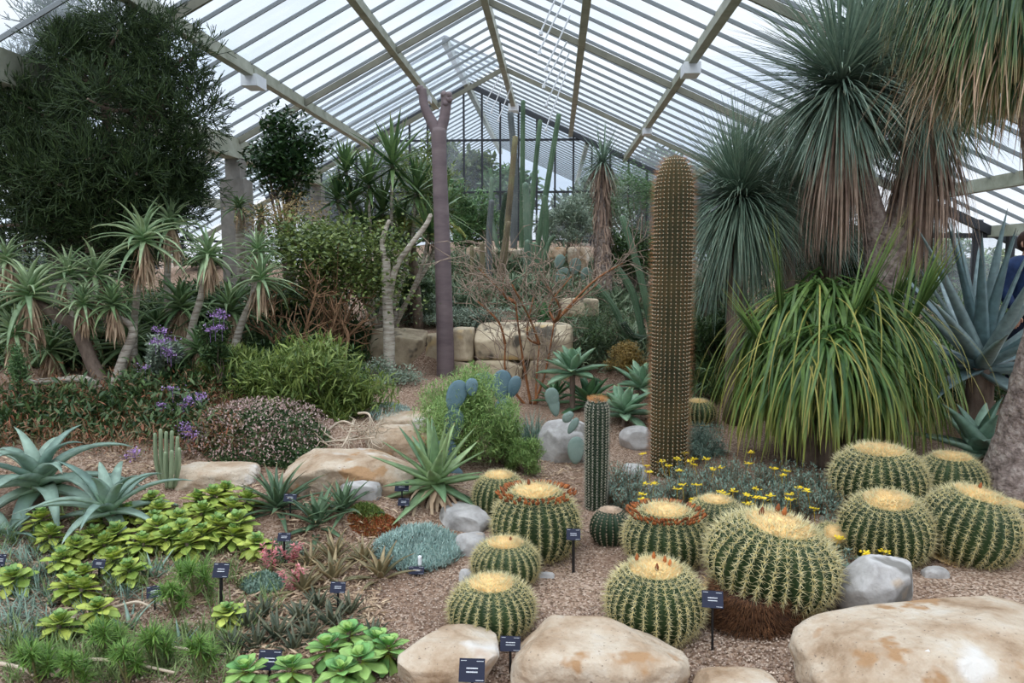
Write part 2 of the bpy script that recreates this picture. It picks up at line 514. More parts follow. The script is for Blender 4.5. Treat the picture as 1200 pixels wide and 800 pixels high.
m, n, l, o, b = _base('gritty_soil')
tcn = n.new('ShaderNodeTexCoord')
v1 = n.new('ShaderNodeTexVoronoi'); v1.inputs['Scale'].default_value = 85; l(tcn.outputs['Object'], v1.inputs['Vector'])
r1 = n.new('ShaderNodeValToRGB'); e = r1.color_ramp.elements
cl = [S(88, 70, 56), S(134, 110, 92), S(158, 134, 114), S(186, 166, 148), S(124, 98, 80)]
while len(e) < 5: e.new(.5)
for i, c in enumerate(cl): e[i].position = i * .22 + .05; e[i].color = c
sp = n.new('ShaderNodeSeparateColor'); l(v1.outputs['Color'], sp.inputs[0]); l(sp.outputs[0], r1.inputs['Fac'])
n2 = n.new('ShaderNodeTexNoise'); n2.inputs['Scale'].default_value = 1.3; n2.inputs['Detail'].default_value = 5; l(tcn.outputs['Object'], n2.inputs['Vector'])
r2 = n.new('ShaderNodeMapRange'); r2.inputs['From Min'].default_value = .4; r2.inputs['From Max'].default_value = .62; l(n2.outputs['Fac'], r2.inputs['Value'])
r2.inputs['To Max'].default_value = .55
c = _mix(n, l, r1.outputs[0], S(116, 90, 74), r2.outputs[0])
l(c, b.inputs['Base Color']); b.inputs['Roughness'].default_value = .95; b.inputs['Specular IOR Level'].default_value = .15
bp = n.new('ShaderNodeBump'); bp.inputs['Strength'].default_value = .7; bp.inputs['Distance'].default_value = .008
l(v1.outputs['Distance'], bp.inputs['Height']); l(bp.outputs[0], b.inputs['Normal'])
GRAVEL = m
struct('floor', mb, GRAVEL, True)

# roof geometry (world): ridge, slopes, purlins
RX, RZ, SR, SL = -1.2, CAMZ + 4.5, .465, .53
zr = lambda x: RZ - SR * (x - RX)          # right slope
zl = lambda x: RZ - SL * (RX - x)          # left slope
X2 = -2.55; Z2 = zr(X2)                    # second, higher ridge of the bay beyond
zl2 = lambda x: Z2 - SL * (X2 - x)
Y0, YA, YG, YE = -2.0, 18.05, 22.7, 36.0
XL, XR, XRN = -8.6, 9.4, 5.62
def quad(mb, a, b, c, d): mb.add([a, b, c, d], Q=[(0, 1, 2, 3)])
mb = MB()
quad(mb, (XL, Y0, zl(XL)), (RX, Y0, zl(RX)), (RX, YA, zl(RX)), (XL, YA, zl(XL)))
quad(mb, (RX, Y0, zr(RX)), (XRN, Y0, zr(XRN)), (XRN, YA, zr(XRN)), (RX, YA, zr(RX)))
quad(mb, (XRN, Y0, zr(XRN)), (XR, Y0, zr(XR)), (XR, 13.3, zr(XR)), (XRN, 13.3, zr(XRN)))
quad(mb, (X2, YA, Z2), (7.4, YA, zr(7.4)), (7.4, YE, zr(7.4)), (X2, YE, Z2))
quad(mb, (XL, YA, zl2(XL)), (X2, YA, Z2), (X2, YE, Z2), (XL, YE, zl2(XL)))
quad(mb, (XL, YA, zl(XL)), (RX, YA, zl(RX)), (X2, YA, Z2), (XL, YA, zl2(XL)))
struct('ceiling', mb, GLASS)

BS = .5812
mbl, mbr, mb2 = MB(), MB(), MB()
for k in range(int((YG - 2) / BS) + 4):
    y = YG - k * BS
    if y > YA:
        beam(mbr, (X2, y, Z2 - .02), (7.4, y, zr(7.4) - .02), .03, .05)
        beam(mb2, (X2, y, Z2 - .02), (XL, y, zl2(XL) - .02), .03, .05)
    else:
        beam(mbr, (RX, y, zr(RX) - .02), (XR if y < 13.3 else XRN, y, zr(XR if y < 13.3 else XRN) - .02), .022, .05)
        beam(mbl, (RX, y, zl(RX) - .02), (XL, y, zl(XL) - .02), .022, .05)
for k in range(1, 22):
    y = YG + k * BS
    beam(mb2, (X2, y, Z2 - .02), (7.4, y, zr(7.4) - .02), .03, .05)
    beam(mb2, (X2, y, Z2 - .02), (XL, y, zl2(XL) - .02), .03, .05)
trim(mbl, BAR); trim(mbr, BAR); trim(mb2, BAR)
for y in (4.1, 8.75, 13.4, 18.05):
    for s in (0, 1):
        mb = MB()
        if s: beam(mb, (RX, y, zr(RX) - .13), (XR if y < 13 else XRN, y, zr(XR if y < 13 else XRN) - .11), .045, .1)
        else: beam(mb, (RX, y, zl(RX) - .13), (XL, y, zl(XL) - .11), .045, .1)
        trim(mb, STEELD)
for x in (-2.76, -4.37, -7.2):
    mb = MB(); beam(mb, (x, Y0, zl(x) - .09), (x, YA, zl(x) - .09), .05, .16); beam(mb, (x, Y0, zl(x) - .18), (x, YA, zl(x) - .18), .12, .03); trim(mb, STEEL)
for x in (.41, 1.96, 3.55, 4.75, 5.97, 7.2):
    mb = MB(); ye = YG if x < XRN else 13.3
    beam(mb, (x, Y0, zr(x) - .09), (x, ye, zr(x) - .09), .05, .16); beam(mb, (x, Y0, zr(x) - .18), (x, ye, zr(x) - .18), .12, .03); trim(mb, STEEL)
mb = MB(); beam(mb, (RX, Y0, RZ - .14), (RX, YG, RZ - .14), .12, .2); trim(mb, STEEL)
mb = MB(); beam(mb, (X2, YA, Z2 - .12), (X2, YE, Z2 - .12), .14, .2); trim(mb, STEEL)
for x in (.9, 3.4): mb = MB(); beam(mb, (x, YG, zr(x) - .1), (x, YE, zr(x) - .1), .12, .14); trim(mb, STEEL)
mb = MB(); beam(mb, (-5.6, YA, zl2(-5.6) - .1), (-5.6, YE, zl2(-5.6) - .1), .14, .14); trim(mb, STEEL)
mb = MB(); beam(mb, (-5.6, Y0, zl(-5.6) - .2), (-5.6, YA, zl(-5.6) - .2), .16, .3); beam(mb, (-5.6, Y0, zl(-5.6) - .38), (-5.6, YA, zl(-5.6) - .38), .26, .05)
trim(mb, STEEL)
# concrete piers under the gutter beam
for y in (13.4, 18.05, 8.75):
    g = float(hgt(-5.6, y)); mb = MB(); zt = zl(-5.6) - .4
    box(mb, (-5.6, y, (g - .2 + zt - .35) / 2), (.42, .42, zt - .35 - g + .2)); box(mb, (-5.6, y, zt - .17), (.26, .3, .36))
    trim(mb, CONCRETE)

# gable wall of glass
mb = MB()
mb.add([(XL, YG, .8), (X2, YG, .8), (X2, YG, Z2), (XL, YG, zl2(XL)), (7.4, YG, .8), (7.4, YG, zr(7.4))], Q=[(0, 1, 2, 3), (1, 4, 5, 2)])
w1 = struct('window_1', mb, GLASS)
mb = MB()
for k in range(-12, 18):
    x = -.56 + k * .53
    if x < XL or x > 7.3: continue
    zt = zr(x) if x > X2 else zl2(x)
    beam(mb, (x, YG, .9), (x, YG, zt), .055, .07, up=(0, 1, 0))
for z in (P(600, 164, YG)[2], P(600, 225, YG)[2], 2.4):
    x0 = max(XL, X2 - (Z2 - z) / SL); x1 = min(7.4, RX + (RZ - z) / SR)
    beam(mb, (x0, YG, z), (x1, YG, z), .05, .06)
beam(mb, (X2, YG - .02, Z2 - .06), (7.4, YG - .02, zr(7.4) - .06), .1, .16)
beam(mb, (X2, YG - .02, Z2 - .06), (XL, YG - .02, zl2(XL) - .06), .1, .16)
trim(mb, DARKFRAME)
mb = MB(); beam(mb, (7.4, YA - 5, zr(7.4)), (7.4, YA - 5, 1), .1, .1, up=(0, 1, 0)); trim(mb, DARKFRAME)
# lower gable to the right: roof stops, wall of glass and dark posts
mb = MB(); quad(mb, (XRN, 13.3, .9), (XR, 13.3, .9), (XR, 13.3, zr(XR)), (XRN, 13.3, zr(XRN))); struct('window_2', mb, GLASS)
mb = MB()
beam(mb, (XRN, 13.27, zr(XRN) - .1), (XR, 13.27, zr(XR) - .1), .1, .14)
for x in (6.15, 7.0, 8.0, 9.2): beam(mb, (x, 13.3, .7), (x, 13.3, zr(x)), .12 if x == 7.0 else .06, .1, up=(0, 1, 0))
beam(mb, (XRN, 13.3, P(1100, 276, 13.3)[2]), (8.2, 13.3, P(1100, 276, 13.3)[2]), .08, .08)
trim(mb, DARKFRAME)
# glazed side walls
mb = MB(); quad(mb, (XL, Y0, 0), (XL, YE, .8), (XL, YE, zl2(XL)), (XL, Y0, zl(XL))); struct('window_3', mb, GLASS)
mb = MB()
for k in range(20): beam(mb, (XL, k * 1.16, 0), (XL, k * 1.16, zl(XL)), .05, .07, up=(0, 1, 0))
for z in (1.5, 2.3): beam(mb, (XL, Y0, z), (XL, YG, z), .05, .06)
trim(mb, DARKFRAME)
mb = MB(); quad(mb, (XRN + 1.8, 13.3, .5), (XRN + 1.8, YE, .5), (XRN + 1.8, YE, zr(7.4)), (XRN + 1.8, 13.3, zr(7.4))); struct('window_4', mb, GLASS)

# vent gear boxes on the purlins
def on_purlin(x, v, left):
    z = zl(x) if left else zr(x)
    lo, hi = 3.0, 22.0
    for _ in range(50):
        y = (lo + hi) / 2
        d = ray(600, v)
        # project
        c = Vector((x, y, z - .1 - CAMZ)); q = _ry.transposed() @ c
        vv = 400 - q.y / -q.z * FPX
        if vv < v: lo = y
        else: hi = y
    return np.array([x, y, z - .2])
VB = [(1.96, 70, 0, .26, 'pale vent motor box on the purlin right of the ridge, the nearer of two'),
      (1.96, 146, 0, .2, 'pale vent motor box on the purlin right of the ridge, the farther of two'),
      (-4.37, 84, 1, .26, 'pale vent motor box on the left purlin above the leafy shrub top'),
      (-2.76, 108, 1, .2, 'pale vent motor box beside the fork of the bare purple trunk'),
      (RX, 127, 1, .3, 'pale motor box where the ridge meets the far gable')]
for x, v, lf, s_, lab in VB:
    c = on_purlin(x, v, lf)
    s_ *= .9
    r = root('vent_motor', lab, 'motor', c, 'roof vent motors')
    mb = MB(); box(mb, (0, 0, -.05), (s_, s_ * 1.6, s_ * .7)); part('housing', mb, WHITE, r, smooth=False)
    mb = MB(); box(mb, (0, 0, .06), (s_ * .35, s_ * .5, .14)); part('mounting_bracket', mb, STEEL, r, smooth=False)
# white push rods of the roof vents
RODS = [((653, -6), (634, 37), 15), ((664, -6), (632, 60), 15), ((668, 18), (640, 80), 16), ((668, 42), (637, 100), 17), ((667, 62), (640, 122), 18), ((664, 84), (640, 150), 19),
        ((588, 85), (570, 118), 20), ((592, 94), (576, 130), 21), ((601, 96), (584, 140), 21.5)]
RL = ['nearest the top edge, left of its two close neighbours', 'second from the top edge, reaching lowest of the upper pair', 'third down the right purlin', 'fourth down the right purlin', 'fifth down the right purlin', 'lowest beside the right purlin',
      'left of the ridge motor box', 'touching the ridge motor box', 'hanging lowest below the ridge motor box']
for (a, b_, Y), rl in zip(RODS, RL):
    Y = min(np.linspace(8, 22.5, 300), key=lambda q: abs(P(*a, q)[2] - zr(P(*a, q)[0]) + .03)); A = P(*a, Y); B = P(*b_, Y)
    mb = MB(); sticks(mb, [A], [B], .014, .014, 6); tube(mb, [B, B + (0, 0, -.05)], [.03, .03])
    solo('vent_rod', mb, WHITE, 'thin white vent rod, ' + rl, 'rod', 'white vent rods near the ridge', loc=A)

# ------------------------------------------------------------------ rocks
def rock_mb(dim, seed, boxy=4.0, amp=.1, cuts=22, planes=7):
    bm = bmesh.new(); bmesh.ops.create_cube(bm, size=2)
    bmesh.ops.subdivide_edges(bm, edges=bm.edges[:], cuts=cuts, use_grid_fill=True)
    bm.verts.ensure_lookup_table()
    V = np.array([v.co[:] for v in bm.verts]); Q = [[v.index for v in f.verts] for f in bm.faces]; bm.free()
    nrm = (np.abs(V) ** boxy).sum(1) ** (1 / boxy); V = V / nrm[:, None]
    g = rs(seed)
    for _ in range(planes):
        d = g.randn(3); d /= np.linalg.norm(d)
        t = g.uniform(.72, .95) * np.abs(d).sum() ** .45 * (.86 if planes > 15 else 1)
        k = V @ d; ex = np.maximum(k - t, 0); V = V - ex[:, None] * d * .93
    N = V / np.linalg.norm(V, axis=1, keepdims=True)
    V = V + N * (nsn(V, 2.2, seed, 3) * amp * .55 + np.abs(nsn(V, 6, seed + 5, 3)) * -amp * .3)[:, None]
    V = V * np.array(dim) / 2
    mb = MB(); mb.add(V, Q=Q); return mb

def rock(label, u, v, w, h, d, seed, mat=None, rz=0, boxy=4.0, amp=.1, planes=7, name='boulder', group=None, Y=None, tilt=(0, 0), at=None, cat='rock'):
    B = gp(u, v) if Y is None else gY(u, Y)
    if at is not None: B = np.array(at, float)
    W = w * B[1] / FPX
    c = B + np.array([0, d / 2, h * .5 - .04])
    mb = rock_mb((W, d, h + .08), seed, boxy, amp, planes=planes)
    o = solo(name, mb, mat or ROCKL, label, cat, group)
    o.location = tuple(c); o.rotation_euler = (tilt[0], tilt[1], rz)
    return o

rock('large pale flat-topped boulder carrying the two-line black plaque, at the bottom edge', 518, 812, 132, .17, .42, 11, rz=.05, boxy=6, planes=12, at=gY(516, 3.12))
rock('wide pale slab boulder at the bottom edge in front of the barrel cacti', 712, 812, 225, .22, .5, 24, rz=-.08, boxy=5, planes=12, at=gY(712, 3.05))
rock('low sliver of pale rock at the bottom edge, between wide slab and huge boulder', 885, 812, 110, .07, .3, 31, at=gY(886, 3.05))
rock('huge tan boulder filling the lower corner behind the white label', 1140, 812, 420, .27, .80, 42, rz=.14, boxy=5, amp=.10, at=gY(1215, 2.86), tilt=(-.05, -.05), planes=12)
rock('angular grey-white boulder standing beside the largest barrel cactus', 1042, 738, 104, .33, .36, 57, ROCKW, rz=.5, boxy=5.0, planes=26, amp=.06)
rock('long flat-topped sandstone slab edging the raised bed behind the aloe clumps', 400, 582, 170, .22, .62, 61, rz=.05, boxy=7, planes=5)
rock('flat sandstone slab behind the lime green rosettes, below the clustered ribbed columns', 240, 576, 104, .13, .4, 64, ROCKL, rz=.1, boxy=6)
rock('flat pale stone behind the big green aloe, upper of two', 478, 505, 85, .13, .5, 71, rz=-.1, boxy=4)
rock('flat pale stone behind the big green aloe, lower of two', 462, 534, 85, .20, .4, 72, rz=.1, boxy=5)
rock('small white stone with reddish stains in front of the long slab', 418, 590, 50, .12, .2, 73, ROCKW)
rock('pale boulder behind the short spiny column, prickly pear leaning on it', 662, 545, 66, .36, .35, 81, ROCKW, boxy=3)
rock('grey pointed rock on the bare soil left of the tall brown column', 750, 528, 42, .2, .3, 82, ROCKW, rz=.6, boxy=3, planes=10)
rock('small pale rock among yellow flowers behind the green barrel', 745, 566, 30, .14, .2, 83, ROCKW, boxy=3)
rock('small grey stone at the near edge of the yellow flowers', 765, 582, 26, .06, .12, 84, ROCKW)
rock('long grey rock sloping down beside the blue-green carpet plant', 543, 628, 66, .15, .3, 85, ROCKW, rz=-.5, tilt=(0, .2))
rock('white rounded rock between the blue-green carpet plant and the barrel cacti', 550, 655, 42, .12, .2, 86, ROCKW)
rock('small pale stone beside the upper front barrel cactus', 546, 685, 20, .06, .1, 87, ROCKW)
rock('little flat stone behind the upper front barrel cactus, near the leaning plaque', 640, 680, 22, .03, .08, 88, ROCKW)
rock('small grey stone lying beneath the edge barrel cacti', 1100, 680, 30, .05, .1, 89, ROCKW)

def block(label, u0, v0, u1, v1, Y, d, seed, mat=None, grp='stacked stone blocks of the terrace wall'):
    A = P(u0, v1, Y); B = P(u1, v0, Y)
    mb = rock_mb((B[0] - A[0], d, B[2] - A[2]), seed, 9, .055, cuts=18, planes=4)
    o = solo('stone_block', mb, mat or ROCKT, label, 'stone block', grp)
    o.location = ((A[0] + B[0]) / 2, Y + d / 2, (A[2] + B[2]) / 2)
block('pale weathered wall block left of the purple trunk, partly behind the slender white tree', 430, 388, 494, 432, 9.2, .5, 1)
block('dark shadowed wall block just left of the purple trunk', 493, 394, 520, 434, 9.35, .5, 2, ROCKT)
block('yellowish square wall block right beside the purple trunk', 519, 386, 554, 424, 9.1, .5, 3)
block('largest pale wall block behind the bare branching shrub', 555, 381, 672, 423, 9.1, .6, 4)
block('low wall block beneath the yellowish square one, beside the purple trunk', 519, 424, 554, 452, 9.05, .5, 5)
block('left long block of the lowest wall course below the largest block', 555, 423, 612, 455, 9.05, .5, 6)
block('right long block of the lowest wall course below the largest block', 613, 423, 672, 458, 9.05, .5, 7)
block('grey-tan block of the second terrace left of the purple trunk', 455, 353, 512, 384, 10.9, .5, 8, grp='stone blocks of the second terrace')
block('rounded pale block of the second terrace right of the purple trunk', 514, 356, 562, 384, 10.8, .5, 9, grp='stone blocks of the second terrace')
block('reddish stone half hidden behind the bare branching shrub', 655, 350, 702, 372, 10.6, .4, 15, grp='stone blocks of the second terrace')
for i, (a, b_) in enumerate([(546, 584), (585, 625), (626, 664), (665, 692)]):
    block(['pinkish block of the far wall, behind the leftmost brown stems', 'pale block of the far wall, behind the grey column cacti',
           'pale block of the far wall, behind the prickly pear pads', 'pale block of the far wall, beside the shaggy yucca trunk'][i], a, 289, b_, 321, 13.6, .5, 20 + i, ROCKL, 'blocks of the far wall')
block('low wall fragment under the tangled dry branches', 330, 406, 372, 424, 8.8, .4, 31, ROCKL)
# ------------------------------------------------------------------ cacti
CBODY = surf_mat('barrel_cactus_skin', [S(36, 52, 30), S(50, 68, 38), S(66, 84, 48)], scale=5, rough=.55, bump=.1)
CBODY2 = surf_mat('dark_cactus_skin', [S(30, 46, 32), S(42, 62, 40)], scale=5, rough=.5, bump=.1)
CTALL = surf_mat('tall_cactus_skin', [S(46, 50, 32), S(68, 64, 40), S(88, 76, 46)], scale=3, rough=.7, bump=.15)
CBLUE = surf_mat('grey_green_cactus_skin', [S(70, 92, 78), S(98, 120, 100), S(120, 138, 118)], scale=2, rough=.6, bump=.1)
CGREEN = surf_mat('green_cactus_skin', [S(60, 84, 62), S(84, 108, 82), S(104, 126, 98)], scale=2, rough=.6, bump=.1)
COLD = surf_mat('old_cactus_skin', [S(92, 84, 70), S(120, 108, 84), S(128, 128, 92)], scale=2, rough=.8, bump=.2)
CGREY = surf_mat('grey_cactus_skin', [S(84, 90, 92), S(110, 114, 112)], scale=2, rough=.8, bump=.1)
SPY = leaf_mat('yellow_spines', S(222, 208, 150), S(244, 234, 190), base=S(205, 186, 112), rough=.6, trans=.25)
SPW = leaf_mat('crown_wool', S(240, 204, 138), S(252, 230, 182), rough=.9, trans=.3)
SPP = leaf_mat('pink_spines', S(205, 175, 150), S(225, 205, 180), rough=.6, trans=.2)
SPO = leaf_mat('orange_brown_spines', S(164, 112, 72), S(206, 156, 112), rough=.6, trans=.2)
SPG = leaf_mat('grey_spines', S(150, 142, 128), S(196, 190, 174), rough=.6, trans=.1)
WOOL = surf_mat('areole_felt', [S(205, 195, 165), S(235, 228, 205)], scale=30, rough=.95, bump=.2)
CREAM = surf_mat('crown_felt', [S(222, 176, 108), S(246, 214, 152)], scale=20, rough=.95, bump=.5, bscale=60)
BUD = leaf_mat('dry_brown_buds', S(112, 62, 34), S(176, 104, 54), rough=.8, trans=0)
RUST = leaf_mat('rust_dead_fibres', S(84, 58, 42), S(140, 98, 66), rough=.9, trans=.1)

def cactus(r, R, H, ribs, prof, depth=.13, skin=None, rows=44, warp=.03, seed=0, split=0):
    """ribbed body under root r; returns crest sampler"""
    t = np.linspace(0, 1, rows)
    rr, zz = prof(t); rr = rr * R; zz = zz * H
    k = ribs * 8
    th = np.arange(k) * 2 * PI / k
    g = rs(seed); ph = g.rand(3) * 6
    W = lambda th, t: warp * (np.sin(th * 3 + ph[0] + t * 4) + .6 * np.sin(th * 5 + ph[1] - t * 5))
    sh = (1 + .02 * np.sin(2 * th + ph[2]))[None]
    rib = 1 - np.abs(np.sin(ribs * th / 2)) ** .8
    fade = np.minimum(1, rr / R * 1.4)[:, None]
    Rm = rr[:, None] * sh * (1 - depth * fade + depth * fade * rib[None])
    tw = th[None] + W(th[None], t[:, None]) * 1.0
    V = np.stack([Rm * np.cos(tw), Rm * np.sin(tw), np.repeat(zz[:, None], k, 1)], -1)
    Q = []
    a = np.arange(k); a2 = (a + 1) % k
    for i in range(rows - 1): Q.append(np.stack([i * k + a, i * k + a2, (i + 1) * k + a2, (i + 1) * k + a], 1))
    Vv = np.concatenate([V.reshape(-1, 3), [[0, 0, zz[-1]]], [[0, 0, zz[0]]]])
    T = np.concatenate([np.stack([(rows - 1) * k + a, (rows - 1) * k + a2, np.full(k, rows * k)], 1), np.stack([a2, a, np.full(k, rows * k + 1)], 1)])
    mb = MB(); mb.add(Vv, Q=np.concatenate(Q), T=T, rnd=.5)
    body = part('body', mb, skin or CBODY, r)
    def crest(ri, tt):
        """ri rib indices, tt in 0..1 -> P, N, T(along rib), B"""
        th0 = ri * 2 * PI / ribs; x = np.interp(tt, t, rr); z = np.interp(tt, t, zz)
        d = 1e-3
        th_ = th0 + W(th0, tt)
        s_ = 1 + .02 * np.sin(2 * th0 + ph[2])
        Pp = np.stack([x * s_ * np.cos(th_), x * s_ * np.sin(th_), z], -1)
        x2 = np.interp(tt + d, t, rr); z2 = np.interp(tt + d, t, zz)
        x1 = np.interp(tt - d, t, rr); z1 = np.interp(tt - d, t, zz)
        dr, dz = x2 - x1, z2 - z1; n_ = np.sqrt(dr ** 2 + dz ** 2) + 1e-9; dr /= n_; dz /= n_
        N = np.stack([dz * np.cos(th_), dz * np.sin(th_), -dr], -1)
        Tn = np.stack([dr * np.cos(th_), dr * np.sin(th_), dz], -1)
        B = np.stack([-np.sin(th_), np.cos(th_), np.zeros_like(th_)], -1)
        return Pp, N, Tn, B
    return body, crest

def barrel_prof(t):
    a = rad(-62) + (PI / 2 - rad(-62)) * t
    s0 = math.sin(rad(-62))
    r_ = np.maximum(np.cos(a), 0) ** .90; r_[-1] = .004
    z_ = (np.sin(a) - s0) / (1 - s0)
    z_ = np.where(r_ < .5, z_ - (0.5 - r_) ** 2 * .10, z_)
    return r_, z_

def areole_spines(mb, crest, ribs, ts, L0, w, nr=7, nc=2, seed=0, spread=1.0, out=.45, lmin=.75):
    g = rs(seed)
    ri, tt = np.meshgrid(np.arange(ribs), ts); ri = ri.ravel(); tt = tt.ravel() + g.uniform(-.3, .3, ri.size) * (ts[1] - ts[0]) * .5
    Pp, N, T, B = crest(ri, tt)
    for k in range(nr):
        a = 2 * PI * (k + .5) / nr + g.uniform(-.25, .25, len(Pp))
        D = N * out + spread * (np.cos(a)[:, None] * T + np.sin(a)[:, None] * B) + g.randn(len(Pp), 3) * .12
        spikes(mb, Pp - N * .002, D, L0 * g.uniform(lmin, 1.1, len(Pp)), w)
    for k in range(nc):
        D = N - T * .25 + g.randn(len(Pp), 3) * .28
        spikes(mb, Pp, D, L0 * 1.25 * g.uniform(.8, 1.15, len(Pp)), w * 1.15)

def barrel(label, u, v, w, hr, seed, ribs=27, crown=.42, tilt=(0, 0), skin=None, sp=None, buds=0, ring=0, group='golden barrel cacti', name='barrel_cactus', lift=0, spl=.037, Y=None, sparse=False, at=None):
    B = gp(u, v) if Y is None else gY(u, Y)
    if at is not None: B = np.array(at, float)
    R = w / 2 * B[1] / FPX
    c = B + np.array([0, R * .55, 0]); R = R * (c[1] / B[1])
    c[2] = float(hgt(c[0], c[1])) - .02 + lift
    H = 2 * R * hr * .80; crown = min(crown * 1.36, .78)
    r = root(name, label, 'cactus', c, group, rot=(tilt[0], tilt[1], rs(seed).rand() * .3))
    R2 = R - .012
    body, crest = cactus(r, R2, H, ribs, barrel_prof, .15, skin, seed=seed, warp=.02)
    g = rs(seed + 50); s_ = R / .28
    mb = MB(); ts = np.linspace(.08, .90, 19 if not sparse else 15)
    areole_spines(mb, crest, ribs, ts, spl * s_ * (1 if not sparse else .6), .0038 * s_, 7, 3, seed)
    part('spines', mb, sp or SPY, r, kind='stuff')
    # felted crown with dense upright spines
    rc = crown * R2
    nn = 2600
    q = rc * 1.35 * np.sqrt(g.rand(nn)) ** 1.15; a = g.rand(nn) * 2 * PI
    tq = 1 - np.interp(q / R2, barrel_prof(np.linspace(0, 1, 200))[0][::-1], np.linspace(0, 1, 200))
    zz = np.interp(tq, np.linspace(0, 1, 200), barrel_prof(np.linspace(0, 1, 200))[1]) * H
    base = np.stack([q * np.cos(a), q * np.sin(a), zz], 1)
    D = np.stack([np.cos(a) * (.2 + q / rc * 1.3), np.sin(a) * (.2 + q / rc * 1.3), np.ones(nn) * .8], 1) + g.randn(nn, 3) * .3
    mb = MB()
    k = 40; rws = 10; V = []; Q = []
    for i in range(rws):
        f = (i + 1) / rws; x = rc * f
        tt = 1 - np.interp(x / R2, barrel_prof(np.linspace(0, 1, 200))[0][::-1], np.linspace(0, 1, 200))
        z = np.interp(tt, np.linspace(0, 1, 200), barrel_prof(np.linspace(0, 1, 200))[1]) * H + .010 * s_ * (1 - f ** 2) - .004 * f ** 6
        aa = np.arange(k) * 2 * PI / k
        xx = x * (1 + g.uniform(-.05, .05, k) * (i == rws - 1))
        V.append(np.stack([xx * np.cos(aa), xx * np.sin(aa), np.full(k, z)], 1))
    V = np.concatenate(V + [np.array([[0, 0, H + .012 * s_]])])
    for i in range(rws - 1):
        for j in range(k): Q.append((i * k + j, (i + 1) * k + j, (i + 1) * k + (j + 1) % k, i * k + (j + 1) % k))
    T = [(j, (j + 1) % k, rws * k) for j in range(k)]
    mb.add(V, Q=Q, T=T)
    cr = part('crown', mb, CREAM if not sparse else SPP, r, label='creamy felted crown')
    mb = MB(); spikes(mb, base + (0, 0, .006 * s_), D, .019 * s_ * g.uniform(.6, 1.2, nn) * (1 + .5 * (q > rc)), .0046 * s_)
    part('crown_spines', mb, SPW if not sparse else SPP, cr, kind='stuff')
    if buds or ring:
        nb = buds or ring
        for i in range(min(buds, 6)):
            a = g.rand() * 2 * PI; q = rc * g.uniform(.25, .75)
            mb = MB(); p = np.array([q * math.cos(a), q * math.sin(a), H - .01])
            tube(mb, [p, p + (0, 0, .025 * s_), p + (0, 0, .048 * s_)], [.006 * s_, .012 * s_, .003 * s_], 6, 3, rnd=g.rand())
            part('dry_bud', mb, BUD, r)
        if ring:
            mb = MB()
            for i in range(ring * 2):
                a = g.rand() * 2 * PI + .5 * math.sin(i); q = rc * g.uniform(.86, 1.16)
                p = np.array([q * math.cos(a), q * math.sin(a), H * (.995 - .10 * (q / R2) ** 2) - .006])
                tube(mb, [p, p + np.array([math.cos(a), math.sin(a), 1.2]) * .009 * s_, p + np.array([math.cos(a), math.sin(a), 1.2]) * .018 * s_], [.005 * s_, .008 * s_, .002], 5, 2, rnd=g.rand())
            part('dry_flower_ring', mb, BUD, r, kind='stuff', label='ring of dry orange-brown flowers')
    return r

barrel('squat barrel cactus at the front with a small black plaque before it', 574, 754, 112, .76, 1, 26, .50)
barrel('smaller barrel cactus directly behind the squat front one, beside the blue-green carpet plant', 591, 690, 88, .76, 2, 25, .42, buds=1)
barrel('tall-bodied barrel cactus with a brown-ringed cream crown, black-staked plaque at its side', 627, 662, 108, 1.0, 3, 27, .62, ring=70, buds=1)
barrel('barrel cactus peeping out behind the brown-ringed one, next to the big green aloe', 584, 612, 70, 1.0, 4, 25, .5)
barrel('dark green barrel cactus with sparse pinkish spines on the bare soil', 716, 641, 54, 1.05, 5, 20, .35, skin=CBODY2, sp=SPP, group='green barrel cactus', sparse=True)
barrel('barrel cactus crowned with orange-brown dry flowers behind the front row', 783, 672, 106, .85, 6, 26, .60, ring=90)
barrel('barrel cactus mostly hidden behind the largest one, only its yellow top showing', 842, 640, 74, .95, 7, 24, .55)
barrel('round barrel cactus with five dry buds, left of the grey plaque at the front', 771, 757, 126, .88, 8, 29, .46, buds=5)
barrel('largest barrel cactus, tilted on a rust-brown fibrous base', 905, 726, 156, .80, 9, 31, .50, tilt=(rad(4), rad(9)), buds=3, lift=.05)
barrel('small barrel cactus leaning sideways, wedged left of the edge group', 974, 652, 54, 1.0, 10, 22, .40, tilt=(rad(35), rad(-10)))
barrel('upper left barrel cactus of the edge group under the grass-like clump', 1040, 606, 108, .9, 11, 29, .45)
barrel('front left barrel cactus of the edge group, above the angular rock', 1048, 664, 106, .95, 12, 28, .40, tilt=(rad(8), rad(-3)))
barrel('barrel cactus at the back of the edge group beside the rough leaning trunk', 1124, 596, 80, .95, 13, 25, .40)
barrel('front right barrel cactus of the edge group with its crown leaning away', 1140, 664, 112, .96, 14, 28, .45, tilt=(rad(5), rad(12)), buds=1)
barrel('barrel cactus cut by the frame edge, beside the plaque at the rough trunk', 1188, 648, 66, 1.1, 15, 24, .42, tilt=(rad(4), rad(10)))
barrel('pale small barrel cactus half hidden behind the tall brown column', 820, 500, 44, .8, 16, 22, .45)

